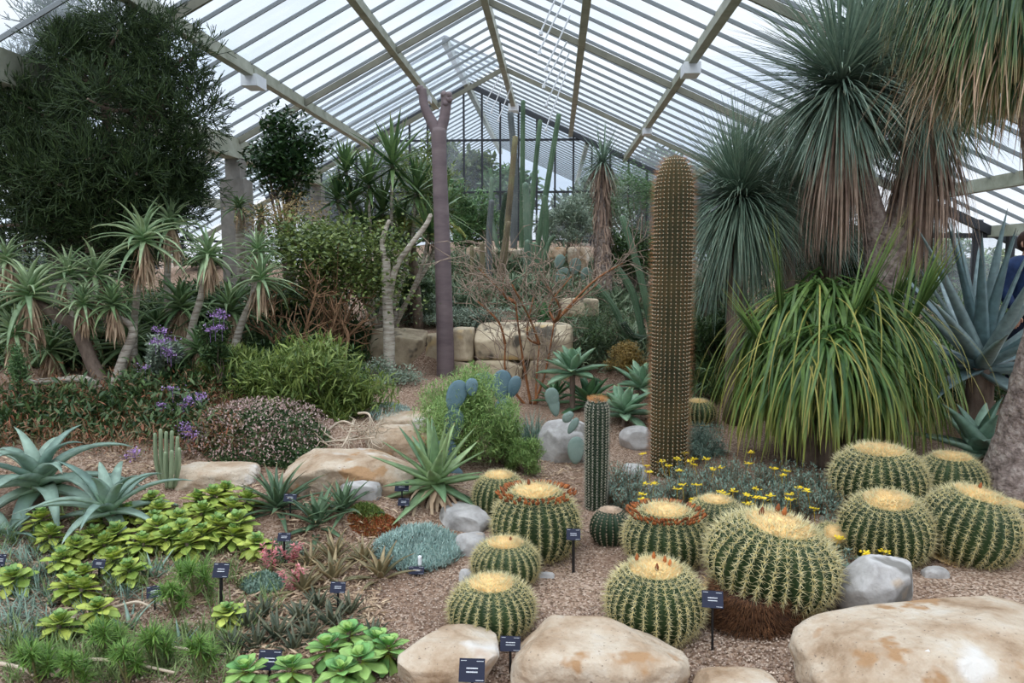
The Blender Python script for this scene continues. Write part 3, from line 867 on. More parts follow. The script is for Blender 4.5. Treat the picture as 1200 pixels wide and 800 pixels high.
# rust base under the largest barrel
B = gp(895, 748); g = rs(4); mb = MB()
c0 = B + np.array([0, .2, 0])
V = []
nn = 6000; a = g.rand(nn) * 2 * PI; q = np.sqrt(g.rand(nn)); z = g.rand(nn)
rr_ = .24 * (1 - .12 * z) * (.75 + .25 * q)
base = np.stack([rr_ * np.cos(a), rr_ * np.sin(a) * .9, z * .17], 1)
D = np.stack([np.cos(a), np.sin(a), g.uniform(-1.2, .4, nn)], 1)
spikes(mb, base, D, g.uniform(.02, .06, nn), .005)
r = root('dead_cactus_base', 'rust-brown fibrous mound the largest barrel cactus stands on', 'dead plant base', c0)
part('dead_spines', mb, RUST, r, kind='stuff')
mb = rock_mb((.42, .40, .2), 5, 2.4, .1); mb.V[0] = mb.V[0] + (0, 0, .06)
part('stump', mb, surf_mat('rotted_base', [S(50, 34, 26), S(80, 52, 36)], scale=20), r)

def column_prof(t, dome=.06, waist=.12):
    z = t
    r_ = (1 - waist) + waist * np.minimum(1, t * 2.0)
    k = np.clip((t - (1 - dome)) / dome, 0, 1)
    r_ = r_ * np.sqrt(np.maximum(1 - k ** 2, 0))
    r_[-1] = .01
    return r_, z

# the tall brown column
B = gp(785, 560); r = root('column_cactus', 'very tall ribbed column cactus with brown spines and rows of pale dots', 'cactus', B + np.array([0, .1, -.02]))
Rt = .160; Ht = P(785, 178, B[1] + .1)[2] - B[2]
body, crest = cactus(r, Rt, Ht, 25, lambda t: column_prof(t, .12, .05), .15, CTALL, rows=90, warp=.0)
mb = MB(); ts = np.linspace(.01, .985, 84)
areole_spines(mb, crest, 25, ts, .056, .0012, 5, 2, 3, out=3.0)
part('spines', mb, SPO, r, kind='stuff')
mb = MB(); ri, tt = np.meshgrid(np.arange(25), ts)
Pp, N, T, Bv = crest(ri.ravel(), tt.ravel())
keep = np.ones(len(Pp), bool)
spikes(mb, Pp[keep] - N[keep] * .004, N[keep], .012, .010, k=6)
part('areoles', mb, WOOL, r, kind='stuff', label='rows of pale felted dots')

# the shorter column beside it
B = gp(699, 600); r = root('column_cactus', 'short dark column cactus with orange crown spines standing alone on bare soil', 'cactus', B + np.array([0, .06, -.02]))
Hs = P(698, 462, B[1] + .06)[2] - B[2]
body, crest = cactus(r, .088, Hs, 16, lambda t: column_prof(t, .12, .1), .18, CBODY2, rows=60, warp=.0)
mb = MB(); ts = np.linspace(.02, .97, 40); areole_spines(mb, crest, 16, ts, .026, .0028, 5, 1, 8, out=.6)
part('spines', mb, SPG, r, kind='stuff')
mb = MB(); ri, tt = np.meshgrid(np.arange(16), ts); Pp, N, T, Bv = crest(ri.ravel(), tt.ravel()); spikes(mb, Pp - N * .003, N, .008, .009, k=4)
part('areoles', mb, WOOL, r, kind='stuff')
g = rs(3); nn = 260; a = g.rand(nn) * 6.28; q = .06 * np.sqrt(g.rand(nn))
mb = MB(); spikes(mb, np.stack([q * np.cos(a), q * np.sin(a), np.full(nn, Hs - .03) + (.05 - q) * .4], 1), np.stack([np.cos(a), np.sin(a), np.full(nn, 1.2)], 1) + g.randn(nn, 3) * .3, .05, .003)
part('crown_spines', mb, leaf_mat('amber_spines', S(190, 120, 60), S(220, 165, 105), trans=.2), r, kind='stuff', label='orange crown spines')

# thin ribbed columns in the background
def column(label, pts, Y, rpx, skin, ribs=8, group=None, name='column_cactus', rend=.85, foot=None):
    """pts: pixel path from the base up"""
    W = [P(u, v, Y) for u, v in pts]
    if foot is not False: W[0] = np.array([W[0][0], W[0][1], float(hgt(W[0][0], W[0][1])) - .03])
    R = .66 * rpx * Y / FPX
    r = root(name, label, 'cactus', W[0], group)
    mb = MB(); tube(mb, [w - W[0] for w in W], [R, R, R * rend], k=ribs * 4, sub=6, ribs=ribs)
    part('stem', mb, skin, r)
    g = rs(int(pts[0][0])); C, RR = smooth_path([w - W[0] for w in W], [R, R, R * rend], 40)
    mb = MB()
    idx = g.randint(0, len(C), 500); a = g.randint(0, ribs, 500) * 2 * PI / ribs
    Nn = np.stack([np.cos(a), np.sin(a), np.zeros(500)], 1); spikes(mb, C[idx] + Nn * RR[idx][:, None] * .95, Nn + g.randn(500, 3) * .6, R * .5, R * .05)
    part('spines', mb, SPG, r, kind='stuff')
    return r
GB = 'slender column cacti at the far end'
for lab, pts, Y, rp, sk in [
    ('tallest slender green column cactus at the far end, just right of the ridge beam', [(611, 300), (612, 220), (613, 118)], 14.2, 4.5, CGREEN),
    ('pale grey old column cactus standing behind the slender green ones', [(602, 300), (603, 200), (598, 132)], 15, 6, CGREY),
    ('slender column cactus leaning right with its tip level with the upper window bar', [(618, 300), (624, 230), (633, 141)], 13.8, 4.5, CGREEN),
    ('slender column cactus curving right, the one nearest the dark gable post', [(626, 275), (640, 225), (655, 134)], 13.6, 5, CGREEN),
    ('yellowish column cactus leaning left of the group, scarred at its base', [(588, 345), (594, 270), (604, 160)], 12.6, 5.5, COLD),
    ('short dark column cactus left of the group with a curved foot', [(588, 285), (577, 262), (576, 208)], 14, 4, CBLUE),
    ('dark forked column cactus behind the yellowish one', [(590, 290), (588, 260), (593, 226)], 14, 4.5, CBODY2),
    ('thick green column cactus in the middle of the far group', [(622, 310), (618, 260), (616, 215)], 13.2, 7, CBLUE),
    ('green column cactus right of the middle one in the far group', [(630, 320), (640, 270), (638, 230)], 13.2, 5.5, CGREEN),
    ('bluish short column cactus at the foot of the far group', [(617, 345), (617, 310), (618, 282)], 12.4, 6, CBLUE),
    ('green short column cactus at the foot of the far group, beside the bluish one', [(631, 350), (629, 310), (626, 285)], 12.2, 6.5, CGREEN),
    ('bent green column cactus arching out to the right over the far wall', [(630, 330), (642, 288), (650, 276)], 13, 4, CGREEN),
    ('brown woody stump column left of the grey column, nearest the purple trunk', [(553, 352), (553, 320), (553, 288)], 12.4, 4, COLD),
    ('brown woody stump column between its two brown neighbours', [(566, 350), (566, 320), (565, 285)], 12.4, 4.5, COLD),
    ('grey leaning column cactus between brown stems and yellowish column', [(574, 340), (573, 280), (576, 235)], 12.8, 5.5, CGREY),
    ('pale old leaning column cactus with a cork-like foot', [(583, 350), (587, 310), (596, 260)], 12.2, 5, COLD)]:
    column(lab, pts, Y, rp, sk, group=GB)
# ribbed arms right of the bare shrub
for lab, pts, rp in [('long pale green ribbed cactus arm with its round tip highest of the three', [(768, 392), (752, 330), (729, 254)], 6.5),
                     ('middle ribbed cactus arm curving out of the coiled base', [(757, 388), (742, 345), (722, 312)], 6.5),
                     ('lowest ribbed cactus arm leaning left over the dark shrub', [(739, 392), (722, 365), (699, 334)], 6)]:
    column(lab, pts, 9.6, rp, CGREEN, ribs=7, group='ribbed arms beside the tall brown column')
column('coiled dark ribbed cactus stem lying at the foot of the three arms', [(730, 378), (742, 394), (762, 396)], 9.4, 6, CBODY2, ribs=7, foot=False)
# clustered low columns among the left bed
for i, (u, dv) in enumerate([(182, 0), (188, -8), (196, -12), (203, -6), (209, 4), (193, 10), (200, 14)]):
    pass
PALECOL = surf_mat('pale_striped_skin', [S(104, 122, 92), S(150, 160, 128)], scale=30, rough=.6, bump=.1, stretch=(3, 3, .2))
cl = root('clustered_cactus', 'cluster of thin pale-striped ribbed columns on the flat slab, left bed', 'cactus', gp(198, 573))
g = rs(2); Bc = gp(198, 573)
for i, (du, tv, f) in enumerate([(-15, 508, .1), (-9, 503, .1), (-3, 506, .1), (3, 505, .1), (9, 512, .1), (-4, 530, -.02), (3, 528, -.04), (11, 525, 0)]):
    Y = Bc[1] + f; W0 = P(198 + du * .5, 572, Y); W1 = P(198 + du, (tv + 572) / 2, Y); W2 = P(198 + du * 1.1, tv, Y)
    mb = MB(); tube(mb, [W0 - Bc, W1 - Bc, W2 - Bc], [.016, .019, .014], k=24, sub=5, ribs=6)
    part('stem', mb, PALECOL, cl)

# prickly pears
PAD = surf_mat('blue_pad', [S(82, 108, 118), S(106, 130, 138)], scale=6, rough=.6, bump=.08)
PADG = surf_mat('grey_green_pad', [S(104, 124, 116), S(132, 150, 140)], scale=6, rough=.6, bump=.08)
def pad_mb(mb, c, w, h, th, az, lean, roll=0):
    V = []; Q = []; k = 20; rws = 9
    R = (Matrix.Rotation(az, 3, 'Z') @ Matrix.Rotation(lean, 3, 'X') @ Matrix.Rotation(roll, 3, 'Y'))
    R = np.array(R)
    for i in range(rws):
        ph = -PI / 2 + PI * (i + .5) / rws
        for j in range(k):
            a = 2 * PI * j / k
            x = math.cos(ph) * math.cos(a); y = math.sin(ph) ; z = math.cos(ph) * math.sin(a)
            egg = 1 + .18 * z
            V.append((x * w / 2 * egg, y * th / 2 * (1 + .25 * abs(math.cos(ph))), z * h / 2 + h / 2))
    n0 = len(V); V.append((0, -th / 2, h / 2)); V.append((0, th / 2, h / 2))
    for i in range(rws - 1):
        for j in range(k): Q.append((i * k + j, i * k + (j + 1) % k, (i + 1) * k + (j + 1) % k, (i + 1) * k + j))
    T = [((j + 1) % k, j, n0) for j in range(k)] + [((rws - 1) * k + j, (rws - 1) * k + (j + 1) % k, n0 + 1) for j in range(k)]
    V = np.array(V) @ R.T + c
    mb.add(V, Q=Q, T=T)
    g = rs(int(abs(c[0]) * 1000) % 999); nn = 60
    return V[:n0][g.randint(0, n0, nn)], R
def opuntia(label, Y, pads, mat, cat='cactus', group=None, stack=False):
    u0, v0 = pads[0][0], pads[0][1]
    B = P(u0, v0, Y); r = root('prickly_pear', label, cat, B, group)
    if stack:
        gz_ = float(hgt(B[0], Y)); s_ = Y / FPX; zz = B[2]; us, vs = u0, v0; k_ = 0
        while zz > gz_ and k_ < 6:
            vs += pads[0][3] * .85; zz = P(us, vs, Y)[2]; k_ += 1; pads = pads + [(us + (2 if k_ % 2 else -2), vs, pads[0][2], pads[0][3], 0, .1 if k_ % 2 else -.1)]
    for (u, v, w, h, lean, roll) in pads:
        c = P(u, v, Y) - B; mb = MB(); s_ = Y / FPX
        pts, R = pad_mb(mb, c, w * s_, h * s_, .03, .2, lean, roll)
        pd = part('pad', mb, mat, r)
        mb = MB(); D = np.tile(R @ np.array([0, -1, 0]), (len(pts), 1)) + rs(3).randn(len(pts), 3) * .5
        spikes(mb, pts, D, .012, .0014); part('spines', mb, SPG, pd, kind='stuff')
    return r
opuntia('upright blue prickly pear pads half buried in the bright green bush', 5.95, [(528, 482, 24, 40, 0, .35), (553, 464, 15, 22, 0, 0)], PAD, stack=True)
opuntia('pair of broad blue prickly pear pads in front of the lowest wall course', 7.2, [(586, 470, 24, 38, 0, .1), (598, 466, 15, 28, .1, .3), (573, 460, 15, 26, 0, -.2), (560, 460, 15, 24, 0, .1)], PAD, stack=True)
opuntia('prickly pear of jointed grey pads with a brown woody foot leaning on the pale boulder', 6.45,
        [(652, 488, 14, 30, 0, -.2), (650, 478, 17, 26, .1, -.25), (660, 494, 12, 12, 0, .8), (666, 508, 10, 22, 0, -2.6 + PI / 1), (674, 544, 21, 34, 0, .05), (661, 492, 10, 14, 0, .9)], PADG)
opuntia('grey prickly pear pads among the background columns before the far wall', 12.6,
        [(655, 338, 16, 26, 0, .3), (665, 345, 14, 22, 0, -.1), (672, 322, 14, 20, 0, .2), (690, 335, 14, 22, 0, -.2), (652, 315, 12, 18, 0, .4)], PADG)
# ------------------------------------------------------------------ plants
BARK = surf_mat('grey_brown_bark', [S(78, 66, 58), S(120, 104, 92), S(146, 132, 118)], scale=9, rough=.9, bump=.6, stretch=(1, 1, .35))
BARKR = surf_mat('rough_plated_bark', [S(92, 80, 74), S(144, 128, 120), S(182, 170, 160)], scale=14, rough=.95, bump=1, bscale=24, bdist=.05)
BARKW = surf_mat('pale_ringed_bark', [S(104, 92, 80), S(170, 160, 146), S(200, 194, 182)], scale=12, rough=.85, bump=.5, stretch=(.5, .5, 3))
BARKP = surf_mat('smooth_purple_bark', [S(90, 78, 80), S(110, 96, 98), S(124, 110, 110)], scale=3, rough=.6, bump=.12, stretch=(.6, .6, 2.2))
TWIG = surf_mat('dry_twig', [S(112, 84, 62), S(160, 126, 96)], scale=8, rough=.9, bump=0)
TWIGP = surf_mat('pale_dry_stem', [S(170, 150, 128), S(206, 192, 172)], scale=8, rough=.9, bump=.2)
TWIGR = surf_mat('reddish_bark', [S(110, 70, 46), S(162, 108, 70)], scale=10, rough=.8, bump=.3)
DEAD = leaf_mat('dead_leaves', S(140, 112, 90), S(206, 182, 152), rough=.8, trans=.15)
DEADG = leaf_mat('dead_grey_leaves', S(108, 88, 76), S(168, 142, 122), rough=.8, trans=.15)
GA = 2.399963

def rosette(mb, c, n, L, W, e0, e1, droop, prof=ALOE, cross=None, seed=0, seg=6, rise=0.0, lv=.25, dv=.3, inner=.65, pw=1.2, ev=.12, tilt=None, base_r=0.0, bend=0.15, twist=0.0, az0=0.0):
    g = rs(seed); f = (np.arange(n) + .5) / n
    az = np.arange(n) * GA + az0 + g.uniform(-.2, .2, n); el = e0 + (e1 - e0) * f + g.uniform(-ev, ev, n)
    Ln = L * (inner + (1 - inner) * np.minimum(1, f * 2)) * g.uniform(1 - lv, 1 + lv * .4, n)
    base = np.array(c)[None] + np.stack([np.cos(az) * base_r, np.sin(az) * base_r, -f * rise], 1)
    tmp = MB()
    blades(tmp, base, az, el, Ln, W * g.uniform(.85, 1.1, n), droop * g.uniform(1 - dv, 1 + dv, n), seg, prof, cross or THICK(.3), bend=g.uniform(-bend, bend, n), rnd=g.rand(n), pw=pw, twist=g.uniform(-twist, twist, n))
    V = tmp.V[0]
    if tilt is not None:
        R = np.array(Matrix.Rotation(tilt[0], 3, 'X') @ Matrix.Rotation(tilt[1], 3, 'Y')); V = (V - c) @ R.T + c
    mb.add(V, Q=tmp.Q[0], rnd=tmp.R[0], t=tmp.U[0])

def skirt(mb, c, n, L, W, spread=.3, seed=0, r=.03, h=.1, prof=STRAP, bend=.5, el=(-.4, -1.3)):
    g = rs(seed); az = g.rand(n) * 2 * PI
    base = np.array(c)[None] + np.stack([np.cos(az) * r, np.sin(az) * r, -g.rand(n) * h], 1)
    blades(mb, base, az, g.uniform(el[1], el[0], n), L * g.uniform(.5, 1.1, n), W, g.uniform(.4, 1.2, n) * (1 - spread), 5, prof, FLAT, bend=g.uniform(-bend, bend, n), rnd=g.rand(n), minel=-1.5)

def cloud(g, n, rx, ry, rz, k=22, tight=.24, lo=-1.0):
    """clumped points filling an ellipsoid; returns points and their clump centres"""
    c = g.randn(k, 3); c /= np.linalg.norm(c, axis=1, keepdims=True); c *= (g.uniform(.1, .86, k) ** .6)[:, None]
    c[:, 2] = np.maximum(c[:, 2], lo)
    i = g.randint(0, k, n)
    d = g.randn(n, 3); d /= np.linalg.norm(d, axis=1, keepdims=True); d *= (g.rand(n) ** .45 * tight * 1.6)[:, None]
    p = c[i] + d
    return p * (rx, ry, rz), c * (rx, ry, rz)

def shrub(name, label, cat, u, v, rxp, rzp, Y, n, leaf, mat, ry=None, seed=0, k=22, tight=.24, prof=LANCE, droop=.5, stemmat=None, stemr=.008, group=None, base=None, el=(-.3, 1.3), seg=2, cross=PLAIN, twisty=.8, kind=None, lo=-1.0, dens=2.4):
    """bush whose crown is centred on a pixel at a depth, on stems rising from the ground"""
    g = rs(seed + 100); s_ = Y / FPX
    C = P(u, v, Y); rx, rz = rxp * s_, rzp * s_; ry = ry or rx * .8; n = int(n * dens)
    B = base if base is not None else np.array([C[0], Y, float(hgt(C[0], Y)) - .02])
    r = root(name, label, cat, B, group)
    pts, cc = cloud(g, n, rx, ry, rz, k, tight, lo)
    pts = pts + C - B; cc = cc + C - B
    keep = pts[:, 2] > float(hgt(C[0], Y)) - B[2] - .0
    pts = pts[keep]; n = len(pts)
    az = g.rand(n) * 2 * PI; el_ = g.uniform(el[0], el[1], n)
    mb = MB(); blades(mb, pts, az, el_, 1.25 * leaf[0] * g.uniform(.6, 1.2, n), 1.25 * leaf[1] * g.uniform(.7, 1.2, n), droop, seg, prof, cross, rnd=g.rand(n), twist=g.uniform(-twisty, twisty, n))
    part('foliage', mb, mat, r)
    mb = MB()
    hub = np.array([0, 0, max(0.02, (C[2] - B[2] - rz) * .6)])
    for q in cc:
        w = hub + (q - hub) * .5 + g.randn(3) * .08 * rx
        tube(mb, [g.randn(3) * (.02, .02, 0) * 2, hub * .7 + (q - hub) * .15 + g.randn(3) * .03 * rx, w, q], [stemr, stemr * .8, stemr * .55, stemr * .25], 5, 3)
    part('stems', mb, stemmat or BARK, r)
    return r

def stem_path(mb, pts, rr, o, k=10, sub=6, lump=.06, seed=0):
    W = [p if isinstance(p, np.ndarray) else P(*p) for p in pts]
    tube(mb, [w - o for w in W], rr, k=k, sub=sub, lump=lump, seed=seed)
    return W

# --- left: dark pencil-branched tree
g = rs(77)
Bt = gY(110, 8.2); Y = 8.2
tr = root('pencil_tree', 'big dense dark green twiggy tree filling the upper corner beside the gutter beam', 'tree', Bt - (0, 0, .05))
mbb, mbt = MB(), MB()
cent = []
for i in range(64):
    while True:
        q = g.uniform(-1, 1, 3)
        if np.linalg.norm(q) < 1: break
    q /= max(np.linalg.norm(q), .01) ** .4
    cent.append(q)
cent = np.array(cent)
CC = P(112, 150, Y)
ctr = []
for q in cent:
    w = CC + q * (1.12, .9, 1.22)
    ctr.append(w)
# lobes reaching the outline seen in the photograph
for (u, v, dy) in [(95, 30, 0), (60, 60, .1), (30, 90, 0), (160, 45, .2), (185, 35, 0), (215, 60, 0), (225, 95, .1), (232, 130, 0), (20, 150, 0), (0, 200, .1), (15, 240, 0), (60, 250, .2), (120, 250, 0), (150, 240, .2), (205, 170, 0), (215, 205, .3), (-20, 120, .2),
                   (130, 35, 0), (100, 60, -.2), (180, 80, -.2), (150, 110, -.4), (90, 120, -.4), (50, 130, -.3), (60, 190, -.4), (120, 180, -.5), (30, 290, .1), (80, 280, .1), (130, 285, 0), (170, 275, .1), (-40, 200, .1), (-40, 270, .1), (210, 240, .2), (-50, 60, 0), (170, 170, -.3), (195, 215, -.1), (40, 270, 0), (185, 120, -.3), (20, 180, -.3), (100, 220, -.4), (145, 215, -.3)]:
    ctr.append(P(u, v, Y + dy))
ctr = np.array(ctr)
hubs = [P(110, 230, Y), P(80, 170, Y), P(150, 160, Y), P(120, 100, Y), P(50, 200, Y), P(180, 120, Y), P(40, 260, Y)]
tube(mbb, [Bt - Bt, P(112, 330, Y) - Bt, P(110, 230, Y) - Bt], [.14, .11, .09], 10)
for h in hubs[1:]: tube(mbb, [P(112, 260, Y) - Bt, (P(110, 230, Y) + h) / 2 - Bt + g.randn(3) * .05, h - Bt], [.07, .05, .04], 8)
hub = np.array(hubs)
for c in ctr:
    h = hub[np.argmin(np.linalg.norm(hub - c, axis=1))]
    tube(mbb, [h - Bt, (h + c) / 2 + g.randn(3) * .06 - Bt, c - Bt], [.03, .02, .012], 5, 3)
# twigs: three generations of forking pencils
A = []; Bq = []
n1 = 46
for c in ctr:
    c = c - Bt
    s0 = c + g.randn(n1, 3) * .08
    d = g.randn(n1, 3); d[:, 2] += .5; d /= np.linalg.norm(d, axis=1, keepdims=True)
    e1 = s0 + d * g.uniform(.10, .22, (n1, 1))
    A.append(s0); Bq.append(e1)
    for _ in range(3):
        d2 = d + g.randn(n1, 3) * .45; d2[:, 2] += .25; d2 /= np.linalg.norm(d2, axis=1, keepdims=True)
        e2 = e1 + d2 * g.uniform(.07, .15, (n1, 1)); A.append(e1); Bq.append(e2)
        for _ in range(3):
            d3 = d2 + g.randn(n1, 3) * .4; d3[:, 2] += .2; d3 /= np.linalg.norm(d3, axis=1, keepdims=True)
            e3 = e2 + d3 * g.uniform(.05, .12, (n1, 1)); A.append(e2); Bq.append(e3)
A = np.concatenate(A); Bq = np.concatenate(Bq)
sticks(mbt, A, Bq, .0048, .0034, 3, rnd=g.rand(len(A)))
part('trunk', mbb, BARK, tr)
part('foliage', mbt, leaf_mat('pencil_twigs', S(34, 52, 30), S(70, 90, 48), rough=.6, trans=.1), tr, label='dense pencil-thin green twigs')

# --- left: aloe trees with dried skirts
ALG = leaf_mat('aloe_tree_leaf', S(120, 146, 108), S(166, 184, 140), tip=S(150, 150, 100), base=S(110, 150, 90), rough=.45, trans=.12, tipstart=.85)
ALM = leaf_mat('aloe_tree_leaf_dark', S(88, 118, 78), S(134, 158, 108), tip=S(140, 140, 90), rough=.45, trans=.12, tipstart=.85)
ALY = leaf_mat('aloe_yellow_leaf', S(150, 150, 80), S(180, 170, 100), rough=.5, trans=.15)
def aloe_head(r, o, u, v, rp, Y, seed, mat=None, dead=True, tilt=None, n=30, dl=1.0):
    c = P(u, v, Y) - o; s_ = Y / FPX; Rr = rp * s_
    mb = MB(); rosette(mb, c, n + 8, Rr * 1.28, Rr * .125, 1.45, -.35, 1.0, ALOE, THICK(.35), seed, 6, rise=.06, tilt=tilt, lv=.3, dv=.35, bend=.4)
    part('leaf_rosette', mb, mat or ALG, r)
    if dead:
        mb = MB(); skirt(mb, c - (0, 0, .05), 110, Rr * .72 * dl, Rr * .045, .5, seed, r=.025, h=Rr * .45, bend=1.2, el=(-.9, -1.5))
        part('dried_skirt', mb, DEAD, r, label='skirt of dried brown leaves')
def aloe_tree(label, base, Y, branches, heads, group='branching aloe trees in the left bed', mat=None, bark=None):
    o = gY(base[0], Y) if len(base) == 2 and base[1] is None else P(base[0], base[1], Y)
    r = root('tree_aloe', label, 'aloe', o, group)
    for i, (pts, r0, r1) in enumerate(branches):
        mb = MB(); stem_path(mb, pts, [r0 * Y / FPX, r1 * Y / FPX], o, seed=i)
        part('trunk' if i == 0 else 'branch', mb, bark or (BARK if r0 > 7 else BARKW), r)
    for i, h in enumerate(heads): aloe_head(r, o, *h[:3], h[3], h[4] if len(h) > 4 else int(h[0]) + i, mat=(h[5] if len(h) > 5 else mat))
aloe_tree('forked tree aloe with thick brown trunks and a low horizontal limb', (128, 468), 7.1,
          [([(128, 468, 7.1), (108, 425, 7.1), (88, 382, 7.1), (70, 372, 7.1), (38, 352, 7.0)], 9, 6), ([(128, 468, 7.1), (145, 420, 7.15), (156, 385, 7.2), (135, 372, 7.2)], 7, 4.5),
           ([(122, 462, 7.0), (100, 445, 6.9), (70, 446, 6.8), (28, 449, 6.7)], 6, 4), ([(88, 382, 7.1), (84, 350, 7.2), (80, 322, 7.3)], 5, 4), ([(88, 382, 7.1), (110, 345, 7.3), (112, 322, 7.4)], 5, 4)],
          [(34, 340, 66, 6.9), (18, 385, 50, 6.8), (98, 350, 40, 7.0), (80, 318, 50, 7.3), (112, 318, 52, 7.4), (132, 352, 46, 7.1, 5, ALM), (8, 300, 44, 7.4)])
aloe_tree('tall tree aloe whose head with a fat brown skirt stands highest in the left bed', (158, 440), 7.5,
          [([(158, 440, 7.5), (157, 390, 7.5), (160, 350, 7.4), (168, 278, 7.3)], 4.5, 3.5)], [(168, 276, 58, 7.2)])
aloe_tree('tree aloe behind the tallest head, its leaves tinged yellow', (200, 430), 8.2,
          [([(200, 430, 8.2), (196, 330, 8.2), (200, 262, 8.2)], 4.5, 3.5)], [(200, 258, 48, 8.1), (188, 254, 36, 8.4)])
aloe_tree('single-headed tree aloe on a white scarred stem leaning right, before the concrete pier', (222, 400), 7.6,
          [([(218, 420, 7.6), (226, 380, 7.6), (236, 345, 7.5), (244, 296, 7.4)], 5, 3.5)], [(244, 294, 45, 7.4)])
aloe_tree('tree aloe with two stacked heads on a scarred stem beside the leafy shrub', (272, 425), 7.8,
          [([(270, 428, 7.8), (282, 382, 7.8), (296, 350, 7.7), (304, 325, 7.7)], 5, 3.5), ([(296, 350, 7.75), (300, 320, 7.9), (302, 290, 7.9)], 4, 3)], [(305, 322, 46, 7.7), (302, 290, 36, 7.9)])
aloe_tree('small tree aloe heads wearing shaggy brown skirts, behind and beyond the tree aloes', (292, 300), 10.2,
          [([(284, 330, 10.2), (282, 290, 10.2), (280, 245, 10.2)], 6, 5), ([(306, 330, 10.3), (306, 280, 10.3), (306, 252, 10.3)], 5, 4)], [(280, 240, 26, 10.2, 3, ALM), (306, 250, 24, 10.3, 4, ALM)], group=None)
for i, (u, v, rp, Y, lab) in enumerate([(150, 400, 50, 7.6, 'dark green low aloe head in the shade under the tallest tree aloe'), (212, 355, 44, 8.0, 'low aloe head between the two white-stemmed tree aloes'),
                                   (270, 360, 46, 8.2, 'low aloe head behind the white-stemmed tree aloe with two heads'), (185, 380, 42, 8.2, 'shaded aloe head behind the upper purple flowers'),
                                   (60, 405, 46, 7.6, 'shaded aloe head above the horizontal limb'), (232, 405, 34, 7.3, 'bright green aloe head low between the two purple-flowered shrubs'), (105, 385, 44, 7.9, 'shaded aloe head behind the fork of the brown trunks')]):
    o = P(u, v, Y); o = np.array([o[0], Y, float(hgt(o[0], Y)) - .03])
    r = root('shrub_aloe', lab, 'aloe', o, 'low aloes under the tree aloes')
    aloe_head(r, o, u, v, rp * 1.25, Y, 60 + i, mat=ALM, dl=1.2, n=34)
    mb = MB(); tube(mb, [(0, 0, 0), P(u, v, Y) - o], [.03, .025], 8); part('stem', mb, BARK, r)

# --- big blue-green agave-like aloes at lower left
BLUEAL = leaf_mat('blue_aloe_leaf', S(110, 136, 124), S(146, 168, 150), tip=S(120, 100, 84), base=S(130, 160, 120), rough=.45, trans=.08, tipstart=.93)
def big_aloe(label, u, v, rp, Y, n, e, droop, mat, seed, wf=.17, name='blue_aloe', group=None, zc=None, tilt=None, deadn=0, cross=None, prof=ALOE, lv=.2, inner=.6):
    c = P(u, v, Y); o = np.array([c[0], c[1], float(hgt(c[0], c[1])) - .02])
    r = root(name, label, 'succulent', o, group)
    s_ = Y / FPX; mb = MB()
    rosette(mb, c - o, n, rp * s_ * 1.15, rp * s_ * wf, e[0], e[1], droop, prof, cross or THICK(.32), seed, 8, rise=.08, tilt=tilt, lv=lv, dv=.3, bend=.25, base_r=.015, inner=inner)
    part('leaf_rosette', mb, mat, r)
    mb = MB(); tube(mb, [(0, 0, -.03), c - o + (0, 0, .01)], [rp * s_ * .09, rp * s_ * .08], 8); part('stem', mb, BARK, r)
    if deadn:
        mb = MB(); skirt(mb, c - o - (0, 0, .06), deadn, rp * s_ * .8, rp * s_ * .06, .2, seed, r=.03, h=.05, bend=.7, el=(.1, -.8)); part('dried_leaves', mb, DEAD, r)
    return r
big_aloe('large blue-green aloe with arching leaves at the left frame edge', 45, 560, 118, 4.9, 24, (1.45, -.15), 1.35, BLUEAL, 5, .2, group='large blue-green aloes')
big_aloe('large blue-green aloe right of its twin, its leaves reaching towards the lime rosettes', 128, 590, 98, 4.7, 20, (1.35, -.1), 1.15, BLUEAL, 9, .2, group='large blue-green aloes')
big_aloe('lowest blue-green aloe at the frame edge, mostly dark arching leaves', 8, 622, 60, 4.5, 14, (1.1, -.2), 1.1, BLUEAL, 12, .17, group='large blue-green aloes')
SPIKY = leaf_mat('spiky_aloe_leaf', S(104, 136, 100), S(150, 172, 120), tip=S(150, 120, 86), base=S(140, 165, 110), rough=.4, trans=.08, tipstart=.93)
big_aloe('big spiky green aloe with broad pointed leaves above the plaque pair', 510, 556, 72, 5.3, 30, (1.5, -.45), .12, SPIKY, 21, .25, name='spiky_aloe', deadn=60, lv=.12, inner=.85)
DKAL = leaf_mat('dark_aloe_leaf', S(72, 96, 72), S(104, 128, 94), tip=S(150, 120, 80), rough=.45, trans=.08)
big_aloe('small dark aloe with long thin leaves before the long sandstone slab', 325, 586, 66, 5.0, 34, (1.4, 0), .5, DKAL, 31, .13, name='small_aloe')
big_aloe('dark green low aloe with a brown lower leaf, beside the red stained stone', 372, 606, 58, 4.85, 24, (1.3, -.1), .5, DKAL, 32, .2, name='small_aloe', deadn=20)
big_aloe('low dark aloe touching the small white stone', 402, 588, 46, 4.95, 26, (1.4, 0), .4, DKAL, 33, .16, name='small_aloe')
BRAL = leaf_mat('bronze_aloe_leaf', S(116, 112, 82), S(160, 140, 104), tip=S(170, 130, 90), rough=.5, trans=.08)
